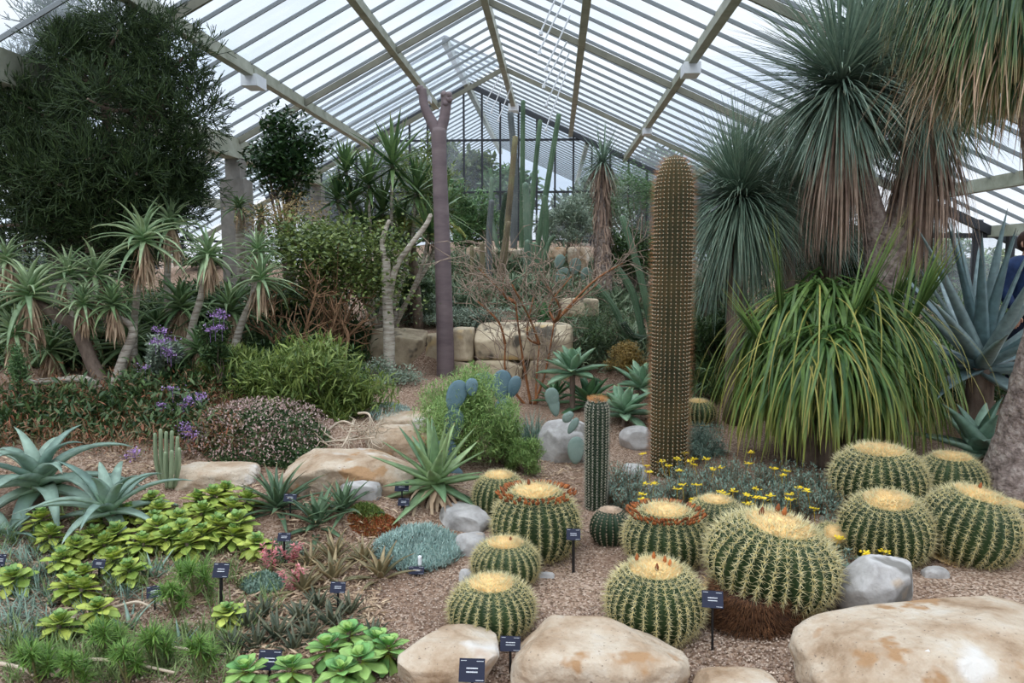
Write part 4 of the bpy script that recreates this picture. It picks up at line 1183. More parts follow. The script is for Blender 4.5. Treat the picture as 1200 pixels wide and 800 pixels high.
for i, (u, v, rp, lab) in enumerate([(356, 685, 34, 'bronze aloe rosette below the pink stalks'), (390, 672, 34, 'bronze aloe rosette directly behind the small blue-black plaque on the gravel edge'),
                                (446, 668, 36, 'bronze aloe rosette with curled dry leaves next to the bare gravel'), (390, 648, 32, 'bronze aloe rosette among orange dead leaves'),
                                (425, 650, 26, 'bronze aloe rosette nearest the blue-green carpet plant'), (362, 655, 24, 'small bronze aloe rosette beside the pink stalks')]):
    big_aloe(lab, u, v, rp * 1.3, gp(u, v + 8)[1], 20, (1.35, .0), .45, BRAL, 40 + i, .2, name='bronze_aloe', group='bronze aloes on the gravel edge', deadn=26)
DKR = leaf_mat('dull_dark_rosette_leaf', S(62, 74, 58), S(110, 112, 88), tip=S(140, 110, 80), rough=.5, trans=.06)
for i, (u, v, rp, lab) in enumerate([(325, 742, 34, 'dark small rosette above the large black plaque'), (388, 728, 34, 'grey-green small rosette behind the leafy green succulents'), (352, 722, 30, 'dark small rosette in the dried leaf litter'),
                                (436, 742, 24, 'dark small rosette at the gravel edge next to the leafy green succulents'), (290, 730, 32, 'dark small rosette beside the lime green one by the black stake'), (300, 752, 30, 'dark small rosette touching the large black plaque'), (410, 712, 26, 'dark small rosette at the foot of the bronze aloes'), (372, 706, 26, 'dark small rosette just left of the thin-staked blue plaque'), (345, 756, 28, 'dark small rosette right of the large black plaque'),
   (362, 742, 28, 'dark small rosette in the middle of the dried litter'), (272, 756, 26, 'dark small rosette left of the large black plaque'), (310, 716, 26, 'dark small rosette below the grey-green mat'), (402, 738, 24, 'dark small rosette above the fresh green rosettes')]):
    big_aloe(lab, u, v, rp * 1.25, gp(u, v + 6)[1], 26, (1.3, .0), .35, DKR, 70 + i, .2, name='dark_rosette', group='small dark rosettes at the bottom', deadn=12)

# --- agave attenuata and others in the middle
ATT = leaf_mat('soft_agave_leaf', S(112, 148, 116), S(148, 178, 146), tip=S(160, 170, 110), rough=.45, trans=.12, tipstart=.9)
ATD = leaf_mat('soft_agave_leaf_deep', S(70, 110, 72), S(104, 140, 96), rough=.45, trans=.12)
big_aloe('soft pale agave held up on a stem in front of the largest wall block', 671, 430, 38, 8.0, 22, (1.45, -.1), .35, ATT, 3, .34, name='soft_agave', prof=ATTEN, group='soft-leaved agaves')
big_aloe('soft agave on the soil left of the tall brown column', 732, 478, 40, 7.7, 20, (1.4, -.25), .35, ATT, 4, .34, name='soft_agave', prof=ATTEN, group='soft-leaved agaves')
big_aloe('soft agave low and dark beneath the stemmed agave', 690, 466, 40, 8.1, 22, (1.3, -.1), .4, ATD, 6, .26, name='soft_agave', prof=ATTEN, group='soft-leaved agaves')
big_aloe('soft agave tucked against the left side of the tall brown column', 752, 448, 36, 8.3, 18, (1.4, 0), .35, ATT, 7, .3, name='soft_agave', prof=ATTEN, group='soft-leaved agaves')
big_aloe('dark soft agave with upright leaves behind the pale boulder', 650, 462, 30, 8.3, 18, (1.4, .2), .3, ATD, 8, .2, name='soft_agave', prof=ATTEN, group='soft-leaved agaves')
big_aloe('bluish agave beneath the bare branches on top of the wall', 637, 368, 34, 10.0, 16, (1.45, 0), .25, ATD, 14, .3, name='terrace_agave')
big_aloe('pale banded agave beneath the bare branches behind the largest wall block', 615, 368, 28, 10.1, 14, (1.45, .1), .2, ATT, 15, .3, name='terrace_agave')

# --- right: large blue agave and lower grey agave
AGB = leaf_mat('blue_agave_leaf', S(98, 122, 124), S(146, 164, 162), tip=S(90, 80, 72), rough=.4, trans=.06, tipstart=.95)
big_aloe('huge stiff blue-grey agave fanning up behind the edge barrel cacti', 1150, 425, 178, 7.6, 40, (1.5, -.3), .12, AGB, 3, .105, name='blue_agave', lv=.15, inner=.85)
AGL = leaf_mat('grey_green_agave_leaf', S(92, 122, 104), S(132, 158, 138), tip=S(80, 66, 56), rough=.4, trans=.06, tipstart=.96)
big_aloe('grey-green agave with broad leaves at the foot of the rough leaning trunk', 1150, 520, 78, 6.4, 14, (1.45, -.2), .35, AGL, 5, .36, name='broad_agave')

# --- the big grass-like clump
GRS = leaf_mat('grass_tree_leaf', S(58, 92, 48), S(116, 142, 72), tip=S(150, 150, 74), base=S(74, 104, 50), rough=.42, trans=.2, tipstart=.7)
GRY = leaf_mat('grass_tree_old_leaf', S(136, 136, 62), S(176, 166, 90), tip=S(170, 140, 90), rough=.5, trans=.25)
o = gY(972, 6.7)
gc = root('grass_tree', 'wide fountain of long green strap leaves spilling to the ground behind the yellow flowers', 'plant', o - (0, 0, .03))
mb1, mb2, mb3 = MB(), MB(), MB()
g = rs(12)
HEADS = [(968, 345, 6.9, 420, 1.45), (935, 362, 6.8, 360, 1.3), (1005, 352, 6.9, 380, 1.4), (980, 400, 6.4, 300, 1.1), (1030, 372, 7.0, 280, 1.3), (945, 405, 6.5, 260, 1.1), (918, 415, 6.8, 220, 1.0), (1015, 420, 6.6, 240, 1.0), (1040, 425, 7.0, 110, .95)]
for (u, v, Y, n, Ln) in HEADS:
    c = P(u, v, Y) - o
    az = g.rand(n) * 2 * PI; el = g.uniform(.75, 1.5, n)
    blades(mb1, c[None] + g.randn(n, 3) * .07, az, el, Ln * g.uniform(.45, 1.12, n), .026 * g.uniform(.6, 1.2, n), el + g.uniform(1.35, 1.6, n), 10, STRAP, FLAT, bend=g.uniform(-.9, .9, n), rnd=g.rand(n), pw=g.uniform(.2, .33), minel=-1.54, twist=g.uniform(-.5, .5, n))
    m_ = n // 12; az = g.rand(m_) * 2 * PI; el = g.uniform(.2, .9, m_)
    blades(mb3, c[None] + g.randn(m_, 3) * .05, az, el, Ln * g.uniform(.8, 1.1, m_), .012, el + g.uniform(1.4, 1.6, m_), 9, STRAP, FLAT, bend=g.uniform(-.4, .4, m_), rnd=g.rand(m_), pw=.6, minel=-1.54)
    tube(mb2, [(c[0] * .6, c[1] * .6 + .05, 0), (c[0] * .85, c[1] * .9, c[2] * .6), c], [.10, .06, .05], 10, lump=.1)
for (u, v, Y, Ln, az, el) in [(992, 390, 6.5, 1.2, .25, 1.22), (1060, 390, 6.6, 1.05, .35, 1.12), (915, 380, 6.6, 1.0, 2.6, 1.5), (900, 410, 6.5, .75, 2.6, .95), (1040, 390, 6.9, .9, .2, 1.35)]:
    c = P(u, v, Y) - o; k = 20
    blades(mb1, c[None] + g.randn(k, 3) * .015, az + g.randn(k) * .25, el + g.randn(k) * .07, Ln * g.uniform(.6, 1, k), .028, .12, 6, SWORD, FLAT, rnd=g.rand(k))
    tube(mb2, [(c[0] * .7, c[1], c[2] - .5), c], [.03, .02], 6)
part('trunks', mb2, BARK, gc); part('leaf_fountain', mb1, GRS, gc); part('old_leaves', mb3, GRY, gc, label='yellowing older leaves')

# --- spherical blue-green rosettes (fine needle leaves)
DAS = leaf_mat('needle_leaf', S(92, 116, 98), S(140, 160, 138), tip=S(170, 166, 136), rough=.45, trans=.12, tipstart=.9)
def needle_head(r, o, c, R, n, seed, mat, W=.011, e=(1.5, -1.1), droop=.35, skirt_n=0, sk=1.0, skmat=None, skdown=.3, seg=6, skel=(-1.25, -.75)):
    g = rs(seed); f = g.rand(n)
    az = g.rand(n) * 2 * PI; el = np.arcsin(np.clip(np.sin(e[1]) + (np.sin(e[0]) - np.sin(e[1])) * f, -1, 1))
    mb = MB(); blades(mb, (c - o)[None] + g.randn(n, 3) * .02, az, el, R * g.uniform(.8, 1.08, n), W, droop * g.uniform(.3, 1.5, n) * np.cos(el) + .05, seg, SWORD, FLAT, rnd=g.rand(n), bend=g.uniform(-.12, .12, n))
    part('leaf_rosette', mb, mat, r)
    if skirt_n:
        mb = MB(); g = rs(seed + 1); n = skirt_n; az = g.rand(n) * 2 * PI
        base = (c - o)[None] + np.stack([np.cos(az) * .06, np.sin(az) * .06, -g.rand(n) * skdown], 1)
        blades(mb, base, az, g.uniform(skel[0], skel[1], n), R * sk * g.uniform(.6, 1.05, n), W * 1.2, g.uniform(.3, .8, n), seg, SWORD, FLAT, rnd=g.rand(n), bend=g.uniform(-.3, .3, n), minel=-1.54)
        part('dead_leaf_skirt', mb, skmat or DEADG, r, label='hanging skirt of dead leaves')
def needle_plant(label, u, v, Y, Rp, n, seed, mat=DAS, W=.015, skn=200, **k):
    c = P(u, v, Y); o = np.array([c[0], c[1], float(hgt(c[0], c[1])) - .03]); R = Rp * Y / FPX
    r = root('needle_rosette_plant', label, 'plant', o, 'spherical needle-leaved plants')
    mb = MB(); tube(mb, [(0, 0, 0), c - o], [.12, .09], 10, lump=.15); part('trunk', mb, BARK, r)
    needle_head(r, o, c, R, n, seed, mat, W, skirt_n=skn, **k)
needle_plant('spherical blue-green plant with hanging lower leaves, right of the tall brown column', 868, 232, 8.0, 118, 2000, 1, droop=.6, skn=260, sk=1.15, skmat=DAS)
needle_plant('spherical blue-green plant behind the first one, under the big yucca heads', 925, 222, 9.2, 100, 1500, 2, droop=.5, skn=150)
needle_plant('spherical green plant deeper behind, its needles showing left of the yucca trunk', 975, 262, 9.6, 76, 1200, 3, droop=.5, skn=60)
needle_plant('low needle-leaved plant behind the grass-like clump and the tall column', 836, 330, 9.4, 66, 500, 4, droop=.7, skn=60)

# --- many-headed yucca at the upper right
YUC = leaf_mat('yucca_leaf', S(92, 114, 100), S(148, 166, 146), tip=S(160, 150, 120), rough=.4, trans=.12, tipstart=.9)
YUS = leaf_mat('yucca_skirt_leaf', S(120, 98, 86), S(186, 162, 142), base=S(92, 104, 92), rough=.8, trans=.15)
o = gY(1036, 7.4)
yr = root('tree_yucca', 'multi-headed yucca tree with huge brown leaf skirts on a thick trunk', 'tree', o - (0, 0, .05))
mb = MB(); stem_path(mb, [o, (1037, 420, 7.4), (1036, 330, 7.4), (1038, 262, 7.4)], [.2, .19, .17, .19], o, k=16, lump=.12)
part('trunk', mb, BARKR, yr)
for i, pts in enumerate([[(1036, 290, 7.4), (1015, 220, 7.35), (990, 105, 7.3)], [(1040, 290, 7.4), (1065, 210, 7.4), (1086, 110, 7.4)]]):
    mb = MB(); stem_path(mb, pts, [.15, .11, .09], o, k=12, lump=.1); part('branch', mb, BARKR, yr)
needle_head(yr, o, P(985, 92, 7.3), 1.15, 1300, 31, YUC, .019, (1.5, -1.2), .45, 420, 1.12, YUS, .45, skel=(-1.52, -1.0))
needle_head(yr, o, P(1086, 98, 7.4), 1.05, 1100, 32, YUC, .019, (1.5, -1.25), .45, 600, 1.35, YUS, .5, skel=(-1.52, -1.0))
needle_head(yr, o, P(1030, 50, 7.7), 1.1, 600, 33, YUC, .022, (1.5, -.6), .4, 120, .9, YUS, .2, skel=(-1.5, -1.1))

# --- drooping-leaved tree at the right edge (rough trunk)
PON = leaf_mat('drooping_leaf', S(46, 76, 48), S(96, 120, 70), tip=S(176, 150, 108), rough=.4, trans=.2, tipstart=.84)
o = gp(1215, 590)
pr = root('drooping_leaf_tree', 'tree with rough leaning trunk and hanging mop of long green leaves, at the frame edge', 'tree', o - (0, 0, .05))
Yp = o[1]
mb = MB()
W = [o, P(1208, 555, Yp), P(1205, 500, Yp), P(1214, 430, Yp - .1), P(1230, 330, Yp - .3), P(1215, 120, Yp - .6), P(1195, -50, Yp - .7)]
tube(mb, [w - o for w in W], [.36, .33, .20, .14, .11, .09, .08], k=28, sub=8, lump=.1, seed=3)
part('trunk', mb, BARKR, pr)
g = rs(41)
mb = MB()
for (u, v, dY, n, Ln) in [(1200, -40, -.7, 1100, .98), (1165, -60, -.5, 700, .95), (1245, -40, -.6, 500, 1.0), (1135, -80, -.3, 260, .85), (1215, 0, -.6, 500, .95), (1185, -10, -.5, 500, .85)]:
    c = P(u, v, Yp + dY) - o
    az = g.rand(n) * 2 * PI; el = g.uniform(-.1, 1.3, n)
    blades(mb, c[None] + g.randn(n, 3) * .04, az, el, Ln * g.uniform(.75, 1.1, n), .011, el + g.uniform(1.25, 1.6, n), 9, STRAP, FLAT, bend=g.uniform(-.5, .5, n), rnd=g.rand(n), pw=.34, minel=-1.53)
part('leaf_mop', mb, PON, pr)
mb = MB()
for (u, v, dY, n, Ln) in [(1195, 20, -.6, 90, 1.15), (1175, 10, -.5, 60, 1.1), (1225, 30, -.6, 90, 1.1)]:
    c = P(u, v, Yp + dY) - o; az = g.rand(n) * 2 * PI; el = g.uniform(.2, 1.1, n)
    blades(mb, c[None] + g.randn(n, 3) * .04, az, el, Ln * g.uniform(.75, 1.1, n), .009, el + g.uniform(1.0, 1.5, n), 9, STRAP, FLAT, bend=g.uniform(-1.2, 1.2, n), rnd=g.rand(n), pw=.4, minel=-1.5)
part('dry_leaves', mb, DEAD, pr, label='dry tan leaf tips')
mb = MB()
for (a_, b_) in [((1190, 130), (1150, -60)), ((1190, 130), (1250, -40)), ((1195, 60), (1110, -70))]:
    A_ = P(a_[0] + 24, a_[1], Yp - .6) - o; B_ = P(*b_, Yp - .4) - o; tube(mb, [A_, (A_ + B_) / 2 + (0, 0, .05), B_], [.07, .05, .04], 8)
part('branches', mb, BARKR, pr)

# --- purple-barked bare trunk
o = gY(521, 9.0) ; Y = 9.0
tr = root('bare_trunk_tree', 'smooth purple-barked tree cut back to a bare pole with two stubs', 'tree', o - (0, 0, .05))
mb = MB(); stem_path(mb, [o, (522, 420, Y), (519, 300, Y), (515, 190, Y), (514, 146, Y)], [.108, .105, .095, .085, .09], o, k=20, lump=.02); part('trunk', mb, BARKP, tr)
mb = MB(); stem_path(mb, [(514, 152, Y), (504, 134, Y), (497, 118, Y), (495, 99, Y)], [.08, .06, .05, .048], o, k=12, lump=.08)
tube(mb, [P(495, 104, Y) - o, P(491, 97, Y) - o], [.045, .05], 8, lump=.3)
part('stub', mb, BARKP, tr)
mb = MB(); stem_path(mb, [(514, 152, Y), (520, 135, Y), (523, 115, Y), (523, 106, Y)], [.08, .062, .06, .07], o, k=12, lump=.1)
for q in ((519, 103), (527, 104), (522, 118), (528, 112)): tube(mb, [P(523, 110, Y) - o, P(*q, Y - .05) - o], [.05, .035], 8, lump=.3)
part('stub', mb, BARKP, tr, label='knobbly cut stub')

# --- dragon-tree-like swords left of the trunk
DRC = leaf_mat('dragon_leaf', S(50, 78, 48), S(112, 138, 84), tip=S(150, 140, 80), rough=.45, trans=.2, tipstart=.85)
o = gY(452, 9.8)
r = root('sword_leaf_tree', 'cluster of upright stems with dark sword-leaf heads left of the purple trunk', 'tree', o - (0, 0, .05))
mbs = MB(); g = rs(5)
for i, (u, v, rp) in enumerate([(460, 182, 52), (432, 205, 40), (488, 215, 42), (448, 238, 44), (405, 190, 34), (503, 262, 40), (430, 262, 40), (470, 262, 44), (412, 232, 34), (520, 235, 34), (450, 290, 40), (395, 222, 28)]):
    Y = 9.8 + g.uniform(-.3, .3); c = P(u, v, Y)
    tube(mbs, [np.array([g.uniform(-.2, .2), 0, 0]), (c - o) * (.8, .8, .6), c - o], [.03, .022, .018], 6)
    mb = MB(); rosette(mb, c - o, 48, rp * Y / FPX * 1.5, .055, 1.5, -.5, .25, SWORD, FLAT, 80 + i, 5, rise=.12, bend=.2, dv=.8); part('leaf_rosette', mb, DRC, r)
part('stems', mbs, BARKW, r)

# --- yellow-green palm-like fronds beside the trunk
FR = leaf_mat('frond_leaf', S(110, 130, 54), S(160, 160, 74), tip=S(170, 120, 60), rough=.5, trans=.3, tipstart=.7)
o = gY(492, 10.2)
r = root('fronded_palm', 'yellow-green feathery fronds arching down behind the slender white tree', 'palm', o)
mb = MB(); c = P(480, 262, 10.2) - o; tube(mb, [(0, 0, 0), c], [.07, .06], 8); part('trunk', mb, BARK, r)
for i in range(13):
    g = rs(i); az = i * GA; n_ = 34
    tmp = MB(); L_ = .85
    s_ = np.linspace(0.05, 1, n_); e_ = .7 - 1.7 * s_; st = L_ / n_
    pth = np.cumsum(np.stack([np.cos(e_) * math.cos(az), np.cos(e_) * math.sin(az), np.sin(e_)], 1) * st, 0) + c
    mbf = MB(); tube(mbf, pth[::4], [.008, .003], 5, 2)
    for sd in (-1, 1): blades(mbf, pth, az + sd * 1.1, e_ * .5 - .2, .17 * np.sin(PI * np.clip(s_, .08, .95)) + .03, .012, .5, 3, SWORD, PLAIN, rnd=g.rand(n_))
    part('frond', mbf, FR, r)

# --- bushes
G1 = leaf_mat('mid_green_leaf', S(62, 84, 46), S(136, 150, 84), rough=.4, trans=.25)
G2 = leaf_mat('dark_glossy_leaf', S(34, 58, 36), S(64, 90, 48), rough=.35, trans=.15)
G3 = leaf_mat('bright_lance_leaf', S(74, 100, 46), S(138, 152, 80), rough=.5, trans=.3)
G4 = leaf_mat('soft_green_leaf', S(104, 140, 76), S(162, 184, 112), rough=.5, trans=.3)
G5 = leaf_mat('grey_green_leaf', S(112, 130, 112), S(156, 168, 146), rough=.6, trans=.15)
G6 = leaf_mat('fern_green_leaf', S(74, 108, 70), S(120, 150, 98), rough=.5, trans=.3)
G7 = leaf_mat('blue_grey_leaf', S(92, 120, 106), S(140, 160, 142), rough=.5, trans=.12)
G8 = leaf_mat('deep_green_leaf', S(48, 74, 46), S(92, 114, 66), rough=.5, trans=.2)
DRY = leaf_mat('dry_straw_leaf', S(150, 126, 88), S(196, 174, 124), rough=.8, trans=.15)
RED = leaf_mat('red_stonecrop_leaf', S(150, 62, 36), S(140, 110, 60), rough=.5, trans=.1)
OLV = leaf_mat('golden_olive_leaf', S(120, 96, 48), S(170, 144, 80), rough=.6, trans=.2)
shrub('leafy_shrub', 'dense rounded-leaf green shrub between the tree aloes and the slender white tree', 'shrub', 388, 306, 86, 66, 8.8, 5200, (.045, .032), G1, seed=1, k=44, tight=.3, dens=1.7, prof=OVAL, stemmat=TWIG)
shrub('dark_leaf_tree', 'small dark glossy-leaved tree crown standing against the left roof', 'tree', 334, 188, 44, 50, 10.4, 3200, (.075, .034), G2, seed=2, k=15, tight=.34, dens=1.3, prof=OVAL, stemr=.025)
shrub('straw_shrub', 'straw-coloured thin-leaved shrub below the dark glossy tree crown', 'shrub', 340, 252, 60, 24, 9.9, 1500, (.05, .012), DRY, seed=3, k=20, tight=.4, dens=1)
shrub('lance_leaf_groundcover', 'bright green lance-leaved bushes along the middle of the left bed', 'bush', 362, 454, 90, 52, 7.0, 4600, (.095, .015), G3, seed=4, k=34, el=(.1, 1.5), tight=.33, dens=1.7, ry=.5)
shrub('lance_leaf_groundcover', 'bright green grassy bush right of the purple flowers', 'bush', 278, 440, 44, 34, 7.2, 2200, (.08, .011), G3, seed=5, k=24, el=(.3, 1.5), ry=.4)
shrub('lance_leaf_groundcover', 'yellowish lance-leaved bush sprawling above the pale dried stems', 'bush', 405, 482, 44, 28, 6.9, 1700, (.07, .012), G3, seed=66, k=26, el=(.2, 1.5), tight=.2, ry=.4)
shrub('soft_green_bush', 'soft bright green bush behind the big spiky aloe', 'bush', 544, 488, 58, 62, 6.3, 8000, (.045, .006), G4, seed=6, k=60, tight=.24, el=(.1, 1.5), ry=.55)
shrub('soft_green_bush', 'small bright green bush behind the brown-ringed barrel cactus', 'bush', 617, 534, 28, 26, 6.2, 2200, (.03, .005), G4, seed=7, k=24, tight=.2, el=(.1, 1.5))
shrub('soft_green_bush', 'soft green bush right of the upright blue pads, before the grassy tuft', 'bush', 592, 512, 26, 38, 6.35, 3200, (.04, .006), G4, seed=67, k=30, tight=.24, el=(.1, 1.5), ry=.3)
shrub('grey_leaf_bush', 'grey-green small-leaved bush at the foot of the slender white tree', 'bush', 458, 452, 46, 36, 8.3, 2600, (.035, .012), G5, seed=8, k=28)
shrub('fern_leaf_shrub', 'feathery light green shrub around the shaggy yucca trunk', 'shrub', 750, 238, 52, 50, 12.9, 4200, (.05, .014), G6, seed=9, k=30, dens=1.2, tight=.18, el=(-.3, .5))
shrub('golden_bush', 'golden-brown tiny-leaved bush left of the tall brown column', 'bush', 735, 420, 30, 18, 8.9, 2400, (.025, .008), OLV, seed=10, k=22)
shrub('thread_leaf_bush', 'dark grey-green thin-leaved bush behind the soft agaves', 'bush', 705, 388, 42, 32, 9.7, 2600, (.04, .006), G8, seed=11, k=26)
shrub('deep_green_bush', 'dark green bush on the second terrace behind the purple trunk', 'bush', 540, 370, 60, 14, 10.4, 1800, (.05, .012), G5, seed=12, k=26)
shrub('deep_green_bush', 'dark bush between the terrace blocks left of the purple trunk', 'bush', 478, 340, 34, 24, 10.4, 1600, (.05, .014), G8, seed=13, k=18)
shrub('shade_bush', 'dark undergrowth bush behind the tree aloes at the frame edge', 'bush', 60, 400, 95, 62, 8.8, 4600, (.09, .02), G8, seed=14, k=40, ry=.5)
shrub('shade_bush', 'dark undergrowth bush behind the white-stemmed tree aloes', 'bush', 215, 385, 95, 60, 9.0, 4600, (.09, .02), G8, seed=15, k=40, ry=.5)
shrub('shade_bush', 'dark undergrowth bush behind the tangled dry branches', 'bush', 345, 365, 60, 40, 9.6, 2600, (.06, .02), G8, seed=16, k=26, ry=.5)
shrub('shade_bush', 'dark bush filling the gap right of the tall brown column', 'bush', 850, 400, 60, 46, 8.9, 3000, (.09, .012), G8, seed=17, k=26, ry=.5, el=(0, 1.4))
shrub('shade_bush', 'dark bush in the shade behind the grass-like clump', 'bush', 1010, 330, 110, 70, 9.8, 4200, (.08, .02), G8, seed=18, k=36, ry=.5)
shrub('low_green_bush', 'low blue-green bush right of the foot of the tall brown column', 'bush', 822, 525, 36, 32, 6.9, 3200, (.025, .006), G7, seed=19, k=26, el=(.1, 1.5))
shrub('far_shrub', 'light green shrub in front of the far glass, left of the column cacti', 'shrub', 550, 255, 36, 44, 15.5, 1500, (.1, .03), G6, seed=20, k=18, group='shrubs at the far end')
shrub('far_shrub', 'dusty green bush right of the column cacti on the far terrace', 'shrub', 665, 262, 34, 28, 15.0, 1500, (.1, .018), G5, seed=21, k=18, group='shrubs at the far end')
shrub('far_shrub', 'mid green bush at the far end behind the shaggy yucca', 'shrub', 712, 240, 44, 40, 17, 700, (.12, .03), G5, seed=22, k=18, group='shrubs at the far end')
shrub('far_shrub', 'dark green shrub at the far end just left of the tall brown column', 'shrub', 745, 300, 44, 36, 12.5, 1800, (.08, .02), G8, seed=23, k=20, group='shrubs at the far end')
shrub('far_shrub', 'green shrub at the far end right behind the purple trunk', 'shrub', 505, 225, 40, 60, 16, 1500, (.12, .03), G1, seed=24, k=18, group='shrubs at the far end')
for i, (u, v, rx, rz, Y, mt, lab) in enumerate([(470, 235, 70, 60, 27, G1, 'hazy green tree beyond the far glass, left of the purple trunk'), (590, 245, 46, 40, 26.5, G6, 'hazy green tree beyond the far glass behind the column cacti'),
                                      (690, 245, 60, 40, 28, G5, 'hazy grey-green tree beyond the far glass behind the shaggy yucca'), (800, 240, 80, 60, 26, G8, 'dark tree beyond the far glass behind the tall brown column'), (548, 215, 34, 46, 29, G1, 'tall pale tree beyond the far glass between trunk and column cacti'), (380, 235, 60, 44, 25, G8, 'dark tree beyond the far glass left of the sword-leaf heads')]):
    shrub('distant_tree', lab, 'tree', u, v, rx, rz, Y, 1600, (.3, .12), mt, seed=30 + i, k=26, stemr=.05, group='trees beyond the far glass')
for i, (u, v, rx, rz, Y, mt, lab) in enumerate([(1120, 325, 40, 46, 15, G6, 'bright small-leaved shrub outside the low gable window'), (1180, 340, 46, 40, 16, G1, 'green shrub outside the low gable window at the frame edge'), (1080, 300, 36, 40, 16, G5, 'grey-green shrub outside the low gable window beside the yucca trunk'), (940, 280, 80, 60, 15, G8, 'dark shrub behind the spherical needle plants'), (250, 330, 60, 40, 15, G8, 'dark shrub near the concrete pier'), (40, 330, 90, 60, 13, G8, 'dark shrub behind the trunk of the big twiggy tree'), (150, 270, 60, 60, 12, G8, 'shrub beneath the crown of the big twiggy tree')]):
    shrub('background_shrub', lab, 'shrub', u, v, rx, rz, Y, 2200, (.11, .04), mt, seed=40 + i, k=26, stemr=.02)

# --- slender white tree and bare branches
o = gY(456, 8.5); Y = 8.5
r = root('white_stem_tree', 'slender pale-barked tree forking to the right beside the leafy shrub', 'tree', o - (0, 0, .03))
mb = MB(); stem_path(mb, [o, (456, 400, Y), (454, 350, Y), (452, 300, Y)], [.07, .066, .06, .05], o, k=12, lump=.1); part('trunk', mb, BARKW, r)
mb = MB(); stem_path(mb, [(456, 345, Y), (464, 310, Y), (478, 288, Y), (498, 262, Y), (505, 248, Y)], [.04, .035, .03, .028, .022], o, k=10, lump=.08); part('branch', mb, BARKW, r)
mb = MB(); stem_path(mb, [(452, 310, Y), (448, 280, Y), (456, 255, Y)], [.04, .03, .02], o, k=8, lump=.08); part('branch', mb, BARKW, r)
mb = MB(); g = rs(9); n_ = 420; i = g.randint(0, 3, n_); cc = np.array([P(440, 330, Y), P(470, 350, Y), P(452, 280, Y)])[i] - o + g.randn(n_, 3) * .16
blades(mb, cc, g.rand(n_) * 6.3, g.uniform(-.3, 1, n_), .05, .035, .4, 2, OVAL, PLAIN, twist=g.uniform(-.8, .8, n_)); part('foliage', mb, G1, r)

TWIGB = surf_mat('grey_brown_twig', [S(122, 104, 90), S(164, 146, 128)], scale=8, rough=.9, bump=0)
def tangle(name, label, cat, base, Y, main, spread, n2, mats, seed, up=.5, r0=.022, gens=2, seglen=.35, zcap=None):
    o = P(base[0], base[1], Y); r = root(name, label, cat, o - (0, 0, .03))
    g = rs(seed); mb, mb2 = MB(), MB(); A, B_ = [], []
    for i, (b0, tip) in enumerate(main):
        p0 = P(b0[0], b0[1], Y) - o; p1 = P(tip[0], tip[1], Y + g.uniform(-.4, .4)) - o
        mid = (p0 + p1) / 2 + g.randn(3) * .06
        C, R = smooth_path([p0, mid, p1], [r0, r0 * .75, r0 * .5], 8)
        tube(mb, [p0, mid, p1], [r0, r0 * .75, r0 * .45], 7, 6, lump=.1)
        for _ in range(n2):
            k = g.randint(len(C) // 3, len(C)); s0 = C[k]
            d = (p1 - p0) / np.linalg.norm(p1 - p0) + g.randn(3) * spread; d[2] += up * g.rand(); d /= np.linalg.norm(d)
            s1 = s0 + d * seglen * g.uniform(.4, 1)
            A.append(s0); B_.append(s1)
            for _ in range(gens):
                d2 = d + g.randn(3) * .6; d2 /= np.linalg.norm(d2); s2 = s1 + d2 * seglen * g.uniform(.3, .8); A.append(s1); B_.append(s2)
                d3 = d2 + g.randn(3) * .6; d3 /= np.linalg.norm(d3); s3 = s2 + d3 * seglen * g.uniform(.2, .5); A.append(s2); B_.append(s3)
    sticks(mb2, A, B_, r0 * .32, r0 * .16, 4)
    part('branches', mb, mats[0], r); part('twigs', mb2, mats[1], r)
tangle('bare_branching_shrub', 'leafless shrub with red-brown stems spreading wide in front of the wall', 'shrub', (618, 474), 8.3,
       [((622, 470), (604, 350)), ((604, 350), (560, 310)), ((604, 352), (590, 320)), ((625, 472), (650, 372)), ((650, 374), (700, 330)), ((650, 374), (730, 305)), ((650, 374), (640, 330)), ((618, 474), (592, 400)), ((592, 400), (560, 350)), ((628, 474), (632, 400)), ((632, 400), (625, 345)), ((632, 400), (600, 330)), ((650, 374), (670, 320))],
       .55, 13, (TWIGR, TWIGB), 7, seglen=.36, r0=.016)
tangle('dry_branch_tangle', 'tangle of dry brown branches low between the leafy shrub and the tree aloes', 'shrub', (345, 432), 8.2,
       [((350, 430), (320, 350)), ((360, 430), (400, 350)), ((345, 428), (300, 380)), ((370, 430), (430, 370)), ((350, 425), (370, 340)), ((380, 430), (345, 380)), ((400, 425), (380, 360))],
       .7, 12, (TWIG, TWIG), 8, seglen=.26)
tangle('dry_stem_heap', 'heap of pale dried stems spilling over the long sandstone slab', 'dead stems', (405, 515), 6.2,
       [((370, 522), (440, 508)), ((375, 516), (430, 498)), ((380, 520), (432, 520)), ((420, 480), (432, 515)), ((415, 488), (400, 520)), ((380, 525), (420, 510)), ((385, 500), (430, 505))],
       .4, 7, (TWIGP, TWIGP), 9, up=0, r0=.012, seglen=.18)

# --- shaggy yucca trunk at the back
o = gY(706, 12.2); Y = 12.2
r = root('shaggy_yucca', 'thin yucca with a shaggy brown trunk and small spiky head before the far glass', 'tree', o)
mb = MB(); stem_path(mb, [o, (706, 300, Y), (705, 240, Y), (706, 195, Y)], [.15, .13, .1, .07], o, k=12, lump=.2); part('trunk', mb, BARKR, r)
mb = MB(); g = rs(6)
for v in np.linspace(205, 330, 26): skirt(mb, P(706, v, Y) - o, 26, .3, .02, .4, int(v), r=.08, h=.05, el=(-.8, -1.4))
part('dead_leaf_skirt', mb, DEADG, r)
needle_head(r, o, P(706, 190, Y), .66, 170, 8, YUC, .02, (1.5, -.6), .5, 60, .9, DEADG, .1)

